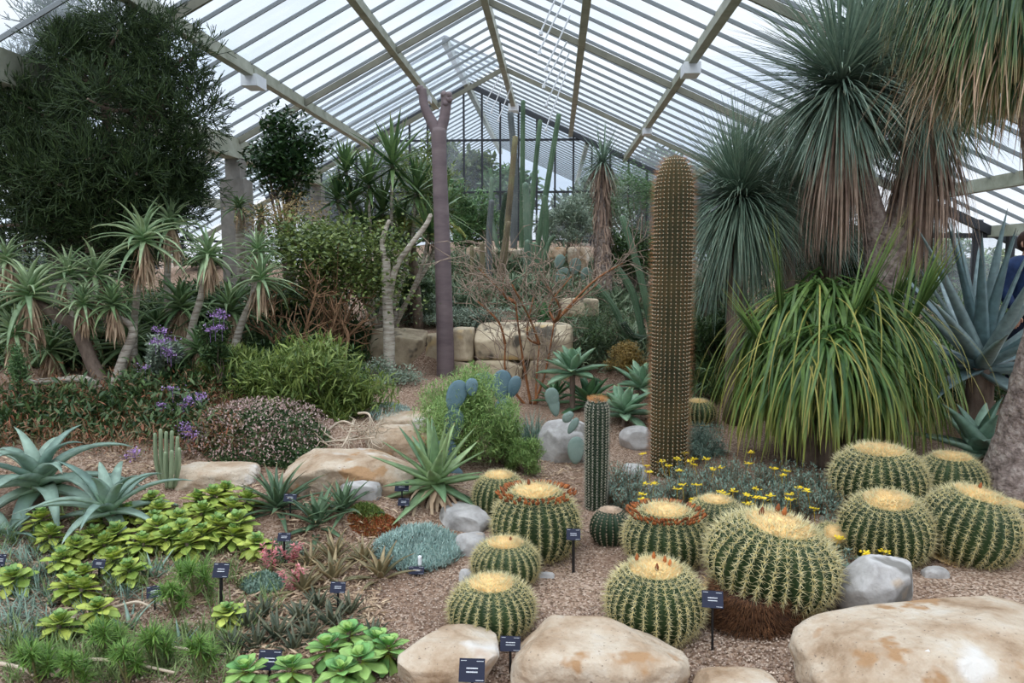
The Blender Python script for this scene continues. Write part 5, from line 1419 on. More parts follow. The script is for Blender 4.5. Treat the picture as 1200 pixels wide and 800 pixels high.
# --- yellow-flowered blue-green shrublets
YF = leaf_mat('yellow_petals', S(240, 205, 30), S(250, 225, 70), rough=.6, trans=.2)
def flower_shrub(label, pts, n, seed, flowers, Yf=0):
    u0 = sum(p[0] for p in pts) / len(pts); o = gp(u0, max(p[1] for p in pts)); r = root('yellow_flowered_shrublet', label, 'shrub', o)
    g = rs(seed); mb, ms = MB(), MB()
    for (u, v, w) in pts:
        B = gp(u, v) - o
        for _ in range(int(n)):
            b = B + np.array([g.randn() * w * .0045, g.randn() * w * .0055, 0]); L_ = g.uniform(.10, .24)
            d = np.array([g.randn() * .35, g.randn() * .35 - .1, 1]); d /= np.linalg.norm(d); t_ = b + d * L_
            sticks(ms, [b], [t_], .003, .002, 3); k = 26
            f = g.rand(k); blades(mb, b + (t_ - b) * f[:, None], g.rand(k) * 6.3, g.uniform(.1, 1.0, k), .032, .007, .1, 2, LANCE, PLAIN, rnd=g.rand(k))
    part('foliage', mb, G7, r); part('stems', ms, TWIG, r)
    for (u, v) in flowers:
        q = gp(u, v + 30); q = P(u, v, q[1]) - o; mb = MB()
        k = 15; a = g.rand(k) * 6.3; q2 = np.sqrt(g.rand(k)) * .028
        blades(mb, q + np.stack([q2 * np.cos(a), q2 * np.sin(a), g.rand(k) * .012], 1), np.tile(a, 1), g.uniform(0, .8, k), .017, .016, .1, 2, OVAL, PLAIN)
        for jj in range(4): blades(mb, (q + np.array([math.cos(jj * 1.6), math.sin(jj * 1.6), .3]) * .012)[None], np.arange(6) * 1.05, .5, .010, .010, .2, 2, OVAL, PLAIN)
        sticks(mb, [q - (g.randn() * .02, 0, .11)], [q], .0016, .0016, 3, rnd=0)
        part('flower_head', mb, YF, r)
Z7 = [(250, 355), (232, 365), (310, 355), (210, 325), (185, 410), (345, 405), (375, 395), (135, 385), (100, 365), (265, 475), (175, 495), (200, 475), (255, 545), (245, 562), (380, 510), (400, 520), (435, 505), (510, 375), (520, 325), (545, 495), (540, 535), (505, 565), (610, 527), (580, 540), (700, 520), (705, 545), (685, 410), (665, 430), (630, 400), (750, 490), (785, 505), (815, 585), (65, 470), (30, 470), (10, 520), (15, 545), (75, 310), (10, 330), (45, 415), (30, 385), (175, 355), (255, 380), (500, 525), (365, 585), (380, 600), (70, 570)]
flower_shrub('low blue-green shrublets dotted with yellow flowers between the columns and the grass-like clump',
             [(760, 595, 14), (785, 590, 14), (810, 588, 16), (835, 592, 16), (860, 590, 16), (885, 595, 16), (910, 600, 16), (935, 600, 16), (960, 600, 14), (975, 590, 12), (925, 582, 14), (875, 580, 14), (825, 578, 14), (770, 615, 8), (800, 570, 14), (850, 566, 16), (900, 570, 16), (950, 575, 16), (735, 598, 8), (720, 590, 6), (708, 592, 6), (745, 578, 10), (728, 574, 8)], 46, 3,
             [(750 + a / 4, 450 + b_ / 4) for a, b_ in Z7])
flower_shrub('small blue-green shrublet with few yellow flowers between the largest barrel and the angular rock',
             [(985, 700, 10), (978, 690, 7), (990, 690, 6), (965, 640, 6)], 22, 4, [(985, 616), (983, 632), (1015, 650), (1036, 647)])

# --- carpets and small stuff
def carpet(name, label, cat, u, v, rxp, ryp, hgt_, n, leaf, mat, seed, el=(.6, 1.5), prof=LANCE, cross=PLAIN, dome=True, kind=None, group=None, droop=.1, seg=2):
    """low mat of leaves; rxp,ryp are the half-extents of its footprint in the picture, laid on the ground"""
    g = rs(seed); o = gp(u, v); a_ = gp(u - rxp, v); b_ = gp(u + rxp, v); c_ = gp(u, v - ryp); d_ = gp(u, v + ryp)
    rx = abs(b_[0] - a_[0]) / 2; ry = abs(c_[1] - d_[1]) / 2; cy = (c_[1] + d_[1]) / 2
    a = g.rand(n) * 2 * PI; q = np.sqrt(g.rand(n)); x = o[0] + rx * q * np.cos(a); y = cy + ry * q * np.sin(a)
    lump = .68 + .32 * nsn(np.stack([x, y, 0 * x], 1), 14, seed, 2)
    z = hgt(x, y) + (hgt_ * np.sqrt(np.maximum(1 - q ** 2, 0)) if dome else hgt_) * lump * (.55 + .45 * g.rand(n))
    mb = MB(); blades(mb, np.stack([x, y, z], 1), g.rand(n) * 6.3, g.uniform(el[0], el[1], n), leaf[0] * g.uniform(.6, 1.2, n), leaf[1], droop, seg, prof, cross, rnd=g.rand(n), twist=g.uniform(-.8, .8, n))
    oo = np.array([o[0], cy, float(hgt(o[0], cy))])
    if kind == 'stuff': return solo(name, mb, mat, label, cat, group, kind, loc=oo)
    r = root(name, label, cat, oo, group); part('foliage', mb, mat, r, world=True)
    mb = MB(); k = 40; i = g.randint(0, n, k); T_ = np.stack([x[i], y[i], z[i]], 1) - oo; Bs = T_.copy(); Bs[:, 2] = hgt(x[i], y[i]) - oo[2] - .01
    sticks(mb, Bs, T_, .004, .003, 4); part('stems', mb, TWIG, r)
    return r
def flip(r): pass
SEN = leaf_mat('chalky_finger_leaf', S(136, 166, 160), S(178, 200, 190), tip=S(190, 205, 190), base=S(90, 120, 110), rough=.6, trans=.08)
carpet('chalk_stick_carpet', 'low dome of chalky blue-green finger leaves at the edge of the bare gravel', 'succulent', 490, 648, 52, 26, .13, 5200, (.05, .008), SEN, 1, cross=THICK(.6), el=(.4, 1.5))
for (lab, u, v, rx, ry, h, n, lf, mt, sd) in [
    ('small blue-grey tuft in front of the far stones, left of the green bush', 455, 488, 26, 9, .14, 900, (.05, .006), SEN, 2),
    ('blue-green upright tuft leaning over the second terrace block', 555, 384, 18, 4, .1, 500, (.07, .008), G7, 3),
    ('reddish stonecrop mat beside the plaque pair', 440, 618, 34, 16, .07, 2600, (.018, .009), RED, 4),
    ('green stonecrop patch between the red stonecrop and the white stone', 432, 606, 22, 9, .09, 1100, (.022, .009), G3, 5)]:
    carpet('low_mat_plant', lab, 'succulent', u, v, rx, ry, h, n, lf, mt, sd)
PKF = leaf_mat('pinkish_seed_heads', S(150, 118, 112), S(200, 178, 168), rough=.8, trans=.2)
PUR = leaf_mat('purple_petals', S(150, 116, 176), S(190, 156, 206), rough=.6, trans=.2)
r = carpet('fading_flower_mat', 'green mat covered in faded pinkish flower heads behind the long slab', 'bush', 298, 520, 84, 32, .17, 5200, (.035, .02), G8, 6, prof=OVAL, el=(0, 1.3))
g = rs(8); n_ = 2600; o = ORG[r.name]; x = g.uniform(-.55, .55, n_); y = g.uniform(-.42, .42, n_); mb = MB()
z = hgt(o[0] + x, o[1] + y) - o[2] + .17 * np.sqrt(np.maximum(0, 1 - (x / .6) ** 2 - (y / .55) ** 2)) + g.uniform(-.04, .05, n_)
blades(mb, np.stack([x, y, z], 1), g.rand(n_) * 6.3, g.uniform(0, 1.5, n_), .022, .014, .2, 2, OVAL, PLAIN); part('flower_heads', mb, PKF, r, kind='stuff', label='faded pinkish flower heads')
carpet('green_mat', 'dark leafy mat hanging beneath the faded flower heads', 'bush', 345, 540, 44, 12, .2, 2000, (.03, .02), G8, 16, prof=OVAL, el=(0, 1.3))
def purple(label, u, v, Y, heads, seed):
    g = rs(seed); C = P(u, v, Y); r = shrub('purple_flowered_shrub', label, 'shrub', u, v + 22, 26, 32, Y, 1300, (.035, .018), G5 if seed % 2 else G8, seed=seed, k=14, prof=OVAL)
    o = ORG[r.name]
    for (hu, hv) in heads:
        q = P(hu, hv, Y - .25) - o; mb = MB(); k = 44
        blades(mb, q + g.randn(k, 3) * (.03, .03, .016), g.rand(k) * 6.3, g.uniform(-.2, 1.3, k), .02, .014, .1, 2, OVAL, PLAIN)
        sticks(mb, [q - (0, 0, .12)], [q], .002, .002, 3, rnd=0); part('flower_cluster', mb, PUR, r)
purple('purple-flowered plant under the tallest tree aloe', 190, 400, 7.0, [(184, 386), (192, 388), (182, 400), (188, 402), (196, 410), (200, 415), (170, 430), (200, 398)], 51)
purple('purple-flowered plant right of the white-stemmed tree aloe', 256, 385, 7.0, [(250, 370), (257, 366), (262, 372), (252, 384), (246, 386), (260, 384)], 52)
purple('low purple-flowered plant in front of the bright grassy bush', 222, 470, 6.6, [(222, 467), (215, 474), (228, 470), (202, 455), (190, 475), (236, 464), (212, 480)], 53)
purple('lilac-flowered plant left of the faded flower mat', 226, 510, 6.1, [(220, 505), (226, 508), (232, 512), (216, 500)], 54)
purple('lilac and blue-grey plant behind the clustered ribbed columns', 160, 530, 5.8, [(150, 538), (158, 530)], 55)

# litter and gravel: uncountable
def scatter(name, label, cat, boxes, n, mk, mat, seed):
    g = rs(seed); mb = MB()
    for (u0, v0, u1, v1, w) in boxes:
        k = int(n * w); U = g.uniform(u0, u1, k); Vv = g.uniform(v0, v1, k)
        A = gpv(U, Vv); X = A[:, 0]; Yv = A[:, 1]; mk(mb, np.stack([X, Yv, hgt(X, Yv) + .006], 1), g)
    return solo(name, mb, mat, label, cat, None, 'stuff')
def mk_peb(mb, Pp, g):
    n = len(Pp); s = g.uniform(.003, .009, n)[:, None, None]
    O = np.array([(1, 0, 0), (0, 1, 0), (-1, 0, 0), (0, -1, 0), (0, 0, .7), (0, 0, -.7)])
    O = O[None] * g.uniform(.6, 1.3, (n, 6, 1)) * s
    T = np.array([(0, 1, 4), (1, 2, 4), (2, 3, 4), (3, 0, 4), (1, 0, 5), (2, 1, 5), (3, 2, 5), (0, 3, 5)])
    mb.add((Pp[:, None] + O).reshape(-1, 3), T=(T[None] + (np.arange(n) * 6)[:, None, None]).reshape(-1, 3), rnd=np.repeat(g.rand(n) ** 1.5, 6))
PEB = leaf_mat('pebbles', S(120, 96, 82), S(206, 186, 168), rough=.9, trans=0)
scatter('gravel', 'reddish-brown gravel chips on the bare ground', 'gravel', [(380, 640, 960, 800, .6), (940, 640, 1200, 800, .12), (0, 650, 330, 800, .24), (640, 560, 780, 650, .08)], 15000, mk_peb, PEB, 1)
def mk_leaf(mb, Pp, g):
    n = len(Pp); blades(mb, Pp, g.rand(n) * 6.3, g.uniform(-.1, .5, n), g.uniform(.03, .09, n), .012, g.uniform(0, .8, n), 3, LANCE, FLAT, rnd=g.rand(n), twist=g.uniform(-1, 1, n))
scatter('leaf_litter', 'dry brown leaf litter in the left bed', 'leaf litter', [(0, 460, 260, 560, .3), (280, 640, 450, 790, .6), (0, 600, 300, 720, .15), (600, 540, 680, 600, .1), (330, 560, 460, 640, .15), (240, 540, 460, 600, .1)], 5000, mk_leaf, DEAD, 2)
def mk_tuft(mb, Pp, g):
    for p in Pp:
        k = 10; blades(mb, p + g.randn(k, 3) * .012, g.rand(k) * 6.3, g.uniform(.3, 1.4, k), g.uniform(.05, .14, k), .007, .4, 4, SWORD, PLAIN, rnd=g.rand(k))
scatter('weedy_growth', 'thin green shoots growing through the left bed', 'low growth', [(0, 740, 280, 800, .5), (0, 600, 260, 700, .25), (240, 640, 330, 740, .1)], 480, mk_tuft, leaf_mat('shoot_leaf', S(90, 112, 66), S(140, 156, 98), rough=.5, trans=.25), 3)
scatter('blue_wisps', 'blue-grey wispy shoots at the left frame edge', 'low growth', [(0, 620, 70, 760, .8), (90, 640, 200, 740, .2)], 120, mk_tuft, G7, 5)

def mk_under(L_, W_, k=16, el=(.2, 1.4)):
    def f(mb, Pp, g):
        n = len(Pp); Q = np.repeat(Pp, k, 0) + g.randn(n * k, 3) * (.05, .05, .0) + np.abs(g.randn(n * k, 3)) * (0, 0, .09)
        sz = np.repeat(g.uniform(.6, 1.4, n), k)
        blades(mb, Q, g.rand(n * k) * 6.3, g.uniform(el[0], el[1], n * k), L_ * sz, W_, g.uniform(.1, .8, n * k), 3, LANCE, PLAIN, rnd=g.rand(n * k), twist=g.uniform(-.8, .8, n * k))
    return f
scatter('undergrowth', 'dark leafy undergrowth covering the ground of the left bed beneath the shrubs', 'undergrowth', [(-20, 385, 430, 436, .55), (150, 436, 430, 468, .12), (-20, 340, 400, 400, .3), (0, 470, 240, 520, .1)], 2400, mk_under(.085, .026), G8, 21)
scatter('undergrowth', 'mixed grey-green undergrowth on the back terraces behind the stone blocks', 'undergrowth', [(440, 305, 800, 372, .8), (660, 372, 770, 440, .12), (430, 345, 560, 385, .1)], 1300, mk_under(.15, .02), leaf_mat('mixed_back_leaf', S(70, 92, 66), S(124, 138, 106), rough=.5, trans=.15), 22)
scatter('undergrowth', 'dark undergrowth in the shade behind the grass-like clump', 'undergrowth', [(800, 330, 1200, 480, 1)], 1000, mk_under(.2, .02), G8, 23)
scatter('low_succulents', 'low mixed reddish and green succulent leaves below the tree aloes', 'low growth', [(-20, 455, 280, 535, .8), (130, 440, 260, 470, .1)], 700, mk_under(.06, .012, 14), leaf_mat('mixed_low_leaf', S(84, 100, 66), S(150, 92, 66), rough=.5, trans=.15), 24)
# --- lime green rosettes
LIM = leaf_mat('lime_rosette_leaf', S(150, 178, 84), S(204, 214, 106), base=S(110, 156, 88), rough=.4, trans=.3)
LIG = leaf_mat('green_rosette_leaf', S(116, 160, 92), S(160, 190, 110), rough=.4, trans=.25)
protos = []
for i in range(3):
    pr_ = root('lime_rosette', 'x', 'succulent', (0, 0, -5))
    mb = MB(); rosette(mb, (0, 0, .10), 26, .105, .062, 1.35, -.75, .35, SPOON, [(-1, .3), (-.5, .05), (0, -.05), (.5, .05), (1, .3), (.5, .2), (0, .08), (-.5, .2)], 200 + i, 4, rise=.05, inner=.3, ev=.2)
    part('leaves', mb, LIM, pr_)
    mb = MB(); rosette(mb, (0, 0, .115), 10, .045, .034, 1.4, .5, .1, SPOON, [(-1, .3), (-.5, .05), (0, -.05), (.5, .05), (1, .3), (.5, .2), (0, .08), (-.5, .2)], 210 + i, 3, inner=.3)
    part('heart_leaves', mb, LIG, pr_)
    mb = MB(); tube(mb, [(0, 0, -.02), (.01, 0, .05), (0, 0, .10)], [.011, .010, .010], 7); part('stem', mb, BARK, pr_)
    protos.append(pr_)
LR = [(50, 622, 1.0, 'lime rosette standing alone below the edge aloe leaves'), (20, 690, 1.0, 'lime rosette at the frame edge beside blue-grey shoots'), (75, 668, .9, 'lime rosette left of the plaque in the lime clump'),
      (77, 700, .9, 'lower lime rosette of the pair left of the blue leaning leaves'), (87, 650, .9, 'lime rosette at the top left of the dense lime clump'), (100, 684, .8, 'lime rosette between the pair and the small plaque'), (116, 728, .9, 'lime rosette with bright base over bare gravel'),
      (72, 748, .95, 'lime rosette beside the curved pale dry stem'), (142, 638, 1.0, 'lime rosette in the middle of the dense clump'), (137, 668, .95, 'lime rosette right behind the small clump plaque'), (157, 680, .9, 'lime rosette over the tilted plaque in the lime clump'),
      (122, 620, .9, 'lime rosette at the rear of the clump near the blue aloe'), (176, 622, .95, 'rear lime rosette right of the blue aloe'), (207, 618, .9, 'rear lime rosette below the flat slab'), (225, 650, 1.0, 'lime rosette left of the black-staked plaque'),
      (250, 628, 1.0, 'lime rosette just above the black-staked plaque'), (283, 622, 1.0, 'lime rosette right above the pink stalks'), (270, 728, .8, 'lone lime rosette beside the black stake'), (250, 592, .95, 'topmost lime rosette against the flat slab'),
      (286, 598, .95, 'top right lime rosette near the dark thin-leaved aloe'), (228, 596, .9, 'top left lime rosette against the flat slab'), (266, 608, .95, 'lime rosette under the topmost ones'), (182, 592, .8, 'bright lime rosette between blue aloe and slab'),
      (116, 592, .7, 'small lime rosette sprouting through the blue aloe leaves'), (62, 580, .6, 'small lime rosette between the two big blue aloes'), (200, 640, .9, 'lime rosette filling the clump behind the green needle tuft'), (300, 648, .9, 'lime rosette at the right end of the clump'), (165, 650, .9, 'lime rosette deep in the dense clump'),
      (238, 612, .95, 'lime rosette between the top and middle rows of the clump'), (106, 640, .9, 'lime rosette below the bigger blue aloe pair'), (188, 608, .9, 'lime rosette rising in front of the clustered ribbed columns'), (214, 632, .95, 'lime rosette in the heart of the right half of the clump'), (128, 648, .9, 'lime rosette in the heart of the left half of the clump'),
      (272, 640, .9, 'lime rosette just right of the black-staked plaque top'), (186, 628, .95, 'lime rosette behind the slender blue-green leaves in the clump'), (262, 584, .9, 'highest lime rosette against the flat slab, right one'), (242, 640, .95, 'lime rosette touching the black-staked plaque'),
      (60, 640, .9, 'lime rosette over the blue-grey shoots left of the clump'), (96, 706, .9, 'lime rosette below the left small plaque'), (150, 612, .9, 'lime rosette at the rear of the clump beside the blue aloe stem')]
g = rs(17)
for i, (u, v, s_, lab) in enumerate(LR):
    B = gp(u, v + 4); kw = dict(loc=B - (0, 0, .01), label=lab, group='lime green rosettes', scale=s_ * 1.22)
    rz = (g.uniform(-.2, .25), g.uniform(-.25, .25), g.rand() * 6)
    if i < 3:
        pq = protos[i]; pq.location = tuple(kw['loc']); pq.rotation_euler = rz; pq.scale = (s_ * 1.22,) * 3; pq['label'] = lab; pq['group'] = kw['group']
    else: copytree(protos[i % 3], loc=kw['loc'], rz=rz, label=lab, group=kw['group'], scale=s_ * 1.22)
FRG = leaf_mat('fresh_rosette_leaf', S(112, 166, 96), S(166, 200, 112), base=S(196, 206, 90), rough=.4, trans=.25)
pf = root('leafy_succulent', 'x', 'succulent', (0, 0, -5))
mb = MB(); rosette(mb, (0, 0, .12), 22, .115, .07, 1.35, -.9, .3, SPOON, [(-1, .3), (-.5, .05), (0, -.05), (.5, .05), (1, .3), (.5, .2), (0, .08), (-.5, .2)], 300, 4, rise=.06, inner=.35, ev=.2); part('leaves', mb, FRG, pf)
mb = MB(); tube(mb, [(0, 0, -.02), (.01, 0, .06), (0, 0, .12)], [.012, .011, .011], 7); part('stem', mb, BARK, pf)
for i, (u, v, s_, lab) in enumerate([(410, 762, 1.0, 'fresh green rosette at the top of the bottom clump'), (388, 778, 1.0, 'fresh green rosette left of the bottom clump'), (424, 792, 1.05, 'fresh green rosette in front at the bottom clump'),
                                 (455, 782, 1.0, 'fresh green rosette touching the pale flat-topped boulder'), (438, 768, .9, 'fresh green rosette in the middle of the bottom clump'), (342, 806, 1.0, 'fresh green rosette cut by the bottom edge, right of the large black plaque'),
                                 (292, 806, 1.0, 'fresh green rosette cut by the bottom edge, below the large black plaque'), (400, 806, .95, 'fresh green rosette lowest of the bottom clump')]):
    B = gp(u, v + 6); rz = (g.uniform(-.2, .2), g.uniform(-.2, .2), g.rand() * 6)
    if i == 0: pf.location = tuple(B); pf.rotation_euler = rz; pf['label'] = lab; pf['group'] = 'fresh green rosettes at the bottom edge'
    else: copytree(pf, loc=B, rz=rz, label=lab, group='fresh green rosettes at the bottom edge', scale=s_)

# --- needle tufts, leaning blue leaves, dry stems
NT = leaf_mat('tuft_needles', S(74, 112, 48), S(128, 162, 76), rough=.5, trans=.3)
for i, (u, v, rp, lab) in enumerate([(228, 686, 34, 'bushy green needle tuft left of the black-staked plaque'), (205, 712, 26, 'needle tuft drooping below the tilted plaque'), (128, 762, 32, 'green needle tuft over the bottom gravel beside the lime rosette'),
                                (45, 790, 34, 'green needle tuft at the bottom corner'), (90, 800, 26, 'small green needle tuft at the bottom edge beside the corner one'), (185, 770, 28, 'pale green needle tuft among the dry stems'), (150, 790, 26, 'green needle tuft behind the pale dry stem'), (238, 780, 26, 'yellowish green needle tuft left of the dark small rosettes')]):
    B = gp(u, v + 12); s_ = B[1] / FPX; o = B; r = root('needle_tuft', lab, 'plant', o, 'green needle tufts')
    mb = MB()
    for j in range(5):
        a = j * 1.25; q = np.array([math.cos(a) * rp * s_ * .45, math.sin(a) * rp * s_ * .45, .05 + .02 * j])
        f = rs(i * 9 + j); k = 95; h_ = f.rand(k) * .06
        blades(mb, q + np.stack([0 * h_, 0 * h_, h_], 1), f.rand(k) * 6.3, f.uniform(-.3, 1.3, k), rp * s_ * .72 * f.uniform(.6, 1.1, k), .006, .3, 3, LANCE, PLAIN, rnd=f.rand(k))
    part('needles', mb, NT, r)
    TW = leaf_mat('tuft_stem', S(96, 104, 62), S(120, 110, 76), trans=0)
    mb = MB()
    for j in range(5):
        a = j * 1.25; q = np.array([math.cos(a) * rp * s_ * .45, math.sin(a) * rp * s_ * .45, .12 + .02 * j]); tube(mb, [(0, 0, -.01), q * (.7, .7, .5), q], [.006, .005, .003], 5)
    part('stems', mb, TW, r)
for i, (u, v, rp, lab) in enumerate([(152, 730, 48, 'slender blue-green leaves leaning over the gravel below the small plaques'), (212, 752, 40, 'slender blue-green leaves splayed over the gravel left of the black stake'), (180, 672, 46, 'slender blue-green leaves rising through the lime rosettes')]):
    big_aloe(lab, u, v, rp, gp(u, v + 4)[1], 11, (1.2, .15), .5, BLUEAL, 400 + i, .12, name='slender_leaf_succulent', group='slender blue-green succulents')
for i, (pts, lab) in enumerate([([(62, 772), (64, 752), (75, 736), (96, 732)], 'pale curved dry stem looping up beside the lime rosette'), ([(60, 800), (100, 786), (150, 790), (205, 797)], 'long pale dry stem lying along the bottom edge'),
                            ([(0, 786), (25, 796), (40, 804)], 'pale dry stem in the bottom corner'), ([(130, 722), (160, 718), (178, 722)], 'short pale dry stem lying on the gravel below the lime clump'), ([(190, 768), (215, 772), (235, 780)], 'pale dry stem under the splayed blue-green leaves')]):
    W = [gp(u, v) for u, v in pts]
    lift = [.01, .05, .06, .02] if i == 0 else [.03, .05, .05, .03]
    W = [w + (0, 0, lift[min(j, 3)]) for j, w in enumerate(W)]
    mb = MB(); tube(mb, W, [.011, .008, .006], 7, 6, lump=.15); solo('fallen_twig', mb, TWIGP, lab, 'stem', 'pale dry stems on the gravel', loc=W[0])
PST = leaf_mat('pink_stalk_leaf', S(196, 112, 116), S(222, 152, 150), rough=.5, trans=.15)
for i, (u, v0, v1, lab) in enumerate([(318, 668, 640, 'pink scaly flower stalk left of its pair beneath the staked plaque'), (343, 660, 645, 'pink scaly flower stalk right of the staked plaque'), (345, 690, 668, 'red-pink scaly flower stalk in front of the others')]):
    B = gp(u, v0); Tt = P(u + 2, v1 - 8, B[1]); mb = MB(); r = root('pink_stalk_succulent', lab, 'succulent', B, 'pink stalks in the left bed')
    for jj in range(4):
        k = 40; f = rs(jj + i * 5); h_ = f.rand(k)[:, None]; off = np.array([f.randn() * .03, f.randn() * .03, 0])
        blades(mb, off * (.3 + h_) + (Tt - B) * h_ * f.uniform(.7, 1.1), f.rand(k) * 6.3, f.uniform(0, .9, k), .03, .012, .2, 2, LANCE, PLAIN, rnd=f.rand(k))
    part('scale_leaves', mb, PST, r)
    mb = MB(); tube(mb, [(0, 0, -.01), Tt - B], [.006, .004], 5); part('stalk', mb, TWIG, r)
carpet('grey_mat_plant', 'grey-green small-leaved mat below the pink stalks', 'succulent', 308, 688, 26, 12, .08, 1200, (.025, .014), G7, 61, prof=OVAL)
carpet('grey_mat_plant', 'grey tiny-leaved mat between lime rosettes and pink stalks', 'succulent', 330, 650, 30, 12, .07, 1000, (.02, .012), G5, 62, prof=OVAL)
# grassy tuft beside the prickly pear
B = gp(622, 528); r = root('grey_grass_tuft', 'grey-green grassy tuft with brown arching ends before the pale boulder', 'grass tuft', B)
mb = MB(); g = rs(3); n_ = 300; blades(mb, g.randn(n_, 3) * (.05, .04, 0), g.rand(n_) * 6.3, g.uniform(.5, 1.5, n_), .45 * g.uniform(.5, 1, n_), .009, g.uniform(.1, .9, n_), 5, SWORD, FLAT); part('blades', mb, G7, r)
mb = MB(); n_ = 70; blades(mb, g.randn(n_, 3) * (.05, .04, 0) + (.08, 0, 0), g.uniform(-.9, .9, n_), g.uniform(.2, 1.2, n_), .4 * g.uniform(.6, 1, n_), .009, 1.2, 5, SWORD, FLAT); part('dead_blades', mb, DEAD, r)

# ------------------------------------------------------------------ plant plaques
PLQ = plain_mat('blue_black_plaque', S(22, 28, 52), .75)
PLW = plain_mat('white_plaque', S(236, 238, 240), .35)
INK = plain_mat('white_lettering', S(225, 228, 235), .5)
INKD = plain_mat('grey_lettering', S(120, 126, 130), .5)
STK = plain_mat('black_stake', S(20, 20, 22), .5)
def plaque(label, u, v, w, h, Yb=None, stake_v=None, rz=0.0, roll=0.0, lean=.5, mat=None, lines=((0, .08, .44), (0, -.08, .44)), stw=.006, Y=None):
    B = gp(u, (stake_v or v + h)) if Y is None else gY(u, Y)
    C = P(u, v, B[1]); s_ = B[1] / FPX; r = root('plant_label', label, 'label', B, 'plant labels')
    W_, H_ = w * s_, h * s_ * 1.05
    R = np.array(Matrix.Rotation(rz, 3, 'Z') @ Matrix.Rotation(-lean, 3, 'X') @ Matrix.Rotation(roll, 3, 'Y'))
    mb = MB(); box(mb, C - B, (W_, .004, H_), R); part('plate', mb, mat or PLQ, r, smooth=False)
    mb = MB(); g = rs(int(u))
    rows = list(lines) + [(-.34, .40, .2), (.3, .38, .26), (.3, -.42, .28)]
    for (cx, cz, ln) in rows:
        x = cx - ln / 2; hh = .055 if ln > .3 else .028
        while x < cx + ln / 2:
            ww = g.uniform(.018, .034); q = np.array([(x + ww / 2) * W_, -.0028, cz * H_]); box(mb, R @ q + C - B, (ww * .8 * W_, .0012, hh * H_ * g.uniform(.75, 1)), R); x += ww
    part('lettering', mb, INKD if mat is PLW else INK, r, smooth=False)
    mb = MB(); top = C - B + R @ np.array([0, .004, -H_ * .1]); tube(mb, [(0, 0, -.05), top], [stw, stw], 6, 2); part('stake', mb, STK, r, smooth=False)
plaque('square blue-black plaque with two white lines in front of the flat-topped boulder', 553, 785, 32, 26, Y=3.02)
plaque('blue-black plaque before the squat front barrel cactus', 598, 754, 25, 17, stake_v=790)
plaque('grey-blue plaque between the five-bud barrel and the largest barrel', 835, 702, 25, 19, stake_v=764, rz=-.1)
plaque('white tilted label in front of the huge boulder', 1083, 776, 26, 20, Y=3.0, roll=-.42, mat=PLW, lines=((0, .2, .6), (0, .05, .6), (0, -.1, .5)))
plaque('small blue plaque on a slanting black stake right of the brown-ringed barrel', 672, 626, 17, 13, stake_v=672, stw=.009)
plaque('small blue plaque touching the dark green sparse barrel cactus', 737, 612, 12, 13, stake_v=640)
plaque('upper of two small black plaques at the foot of the big spiky aloe', 471, 570, 17, 11, stake_v=598)
plaque('lower lighter plaque of the two at the foot of the big spiky aloe', 473, 588, 14, 9, stake_v=604)
plaque('plaque lying low before the blue-green carpet plant', 488, 668, 19, 9, stake_v=676)
plaque('blue-black plaque on a thick black stake right of the needle tuft', 259, 668, 20, 17, stake_v=714, stw=.010)
plaque('large black plaque at the bottom beneath the dark small rosettes', 316, 773, 29, 23, stake_v=792)
plaque('small blue plaque on a thin stake in front of the bronze aloes', 396, 688, 19, 13, stake_v=716)
plaque('small blue plaque on a thin stake above the pink stalks', 333, 629, 16, 10, stake_v=660)
plaque('small dark plaque in the dense lime clump', 116, 660, 16, 11, stake_v=684)
plaque('tilted blue plaque right of the dense lime clump', 181, 693, 20, 14, stake_v=716, roll=-.2)
plaque('little plaque at the left frame edge among blue-grey shoots', 2, 656, 10, 14, stake_v=680)
plaque('small bluish plaque among the dark thin-leaved aloes', 340, 583, 16, 9, stake_v=606)
plaque('blue plaque at the right frame edge beside the edge barrel cactus', 1195, 608, 14, 14, stake_v=650)
c = P(492, 657, gp(488, 672)[1]); mb = MB(); tube(mb, [c - (0, 0, .03), c + (0, 0, .03)], [.012, .012], 10); solo('tag_peg', mb, PLW, 'small white peg standing behind the low plaque of the carpet plant', 'peg', loc=c)

# ------------------------------------------------------------------ person at the right edge
SKIN = plain_mat('skin', S(196, 150, 126), .6)
HAIR = surf_mat('dark_brown_hair', [S(40, 26, 22), S(74, 48, 36)], scale=20, rough=.7, bump=.4, stretch=(1, 1, .2))
JKT = surf_mat('blue_jacket', [S(22, 36, 66), S(36, 58, 98)], scale=8, rough=.8, bump=.5, bscale=14)
JEAN = surf_mat('navy_trousers', [S(20, 24, 40), S(34, 40, 62)], scale=14, rough=.9, bump=.3)
SHOE = plain_mat('dark_shoe', S(34, 30, 30), .6)
def skin_mesh(name, pts, edges, radii, mat, parent, rootv=0, sub=2):
    me = bpy.data.meshes.new(name); me.from_pydata(pts, edges, []); me.update()
    o = bpy.data.objects.new(name, me); COL.objects.link(o)
    md = o.modifiers.new('skin', 'SKIN'); md.use_smooth_shade = True
    if not me.skin_vertices: 
        bpy.context.view_layer.objects.active = o
    sv = me.skin_vertices[0].data
    for i, r_ in enumerate(radii): sv[i].radius = (r_, r_) if not isinstance(r_, tuple) else r_; sv[i].use_root = (i == rootv)
    s = o.modifiers.new('sub', 'SUBSURF'); s.levels = sub; s.render_levels = sub
    me.materials.append(mat); o.parent = parent
    return o
Yp = 8.4; pc = P(1207, 300, Yp); gz = float(hgt(pc[0], Yp)); HH = P(1205, 272, Yp)[2] - gz; K = HH / 1.75
per = root('person', 'person in a blue jacket seen from behind, beyond the blue agave', 'person', (pc[0], Yp, gz), rot=(0, 0, rad(12)))
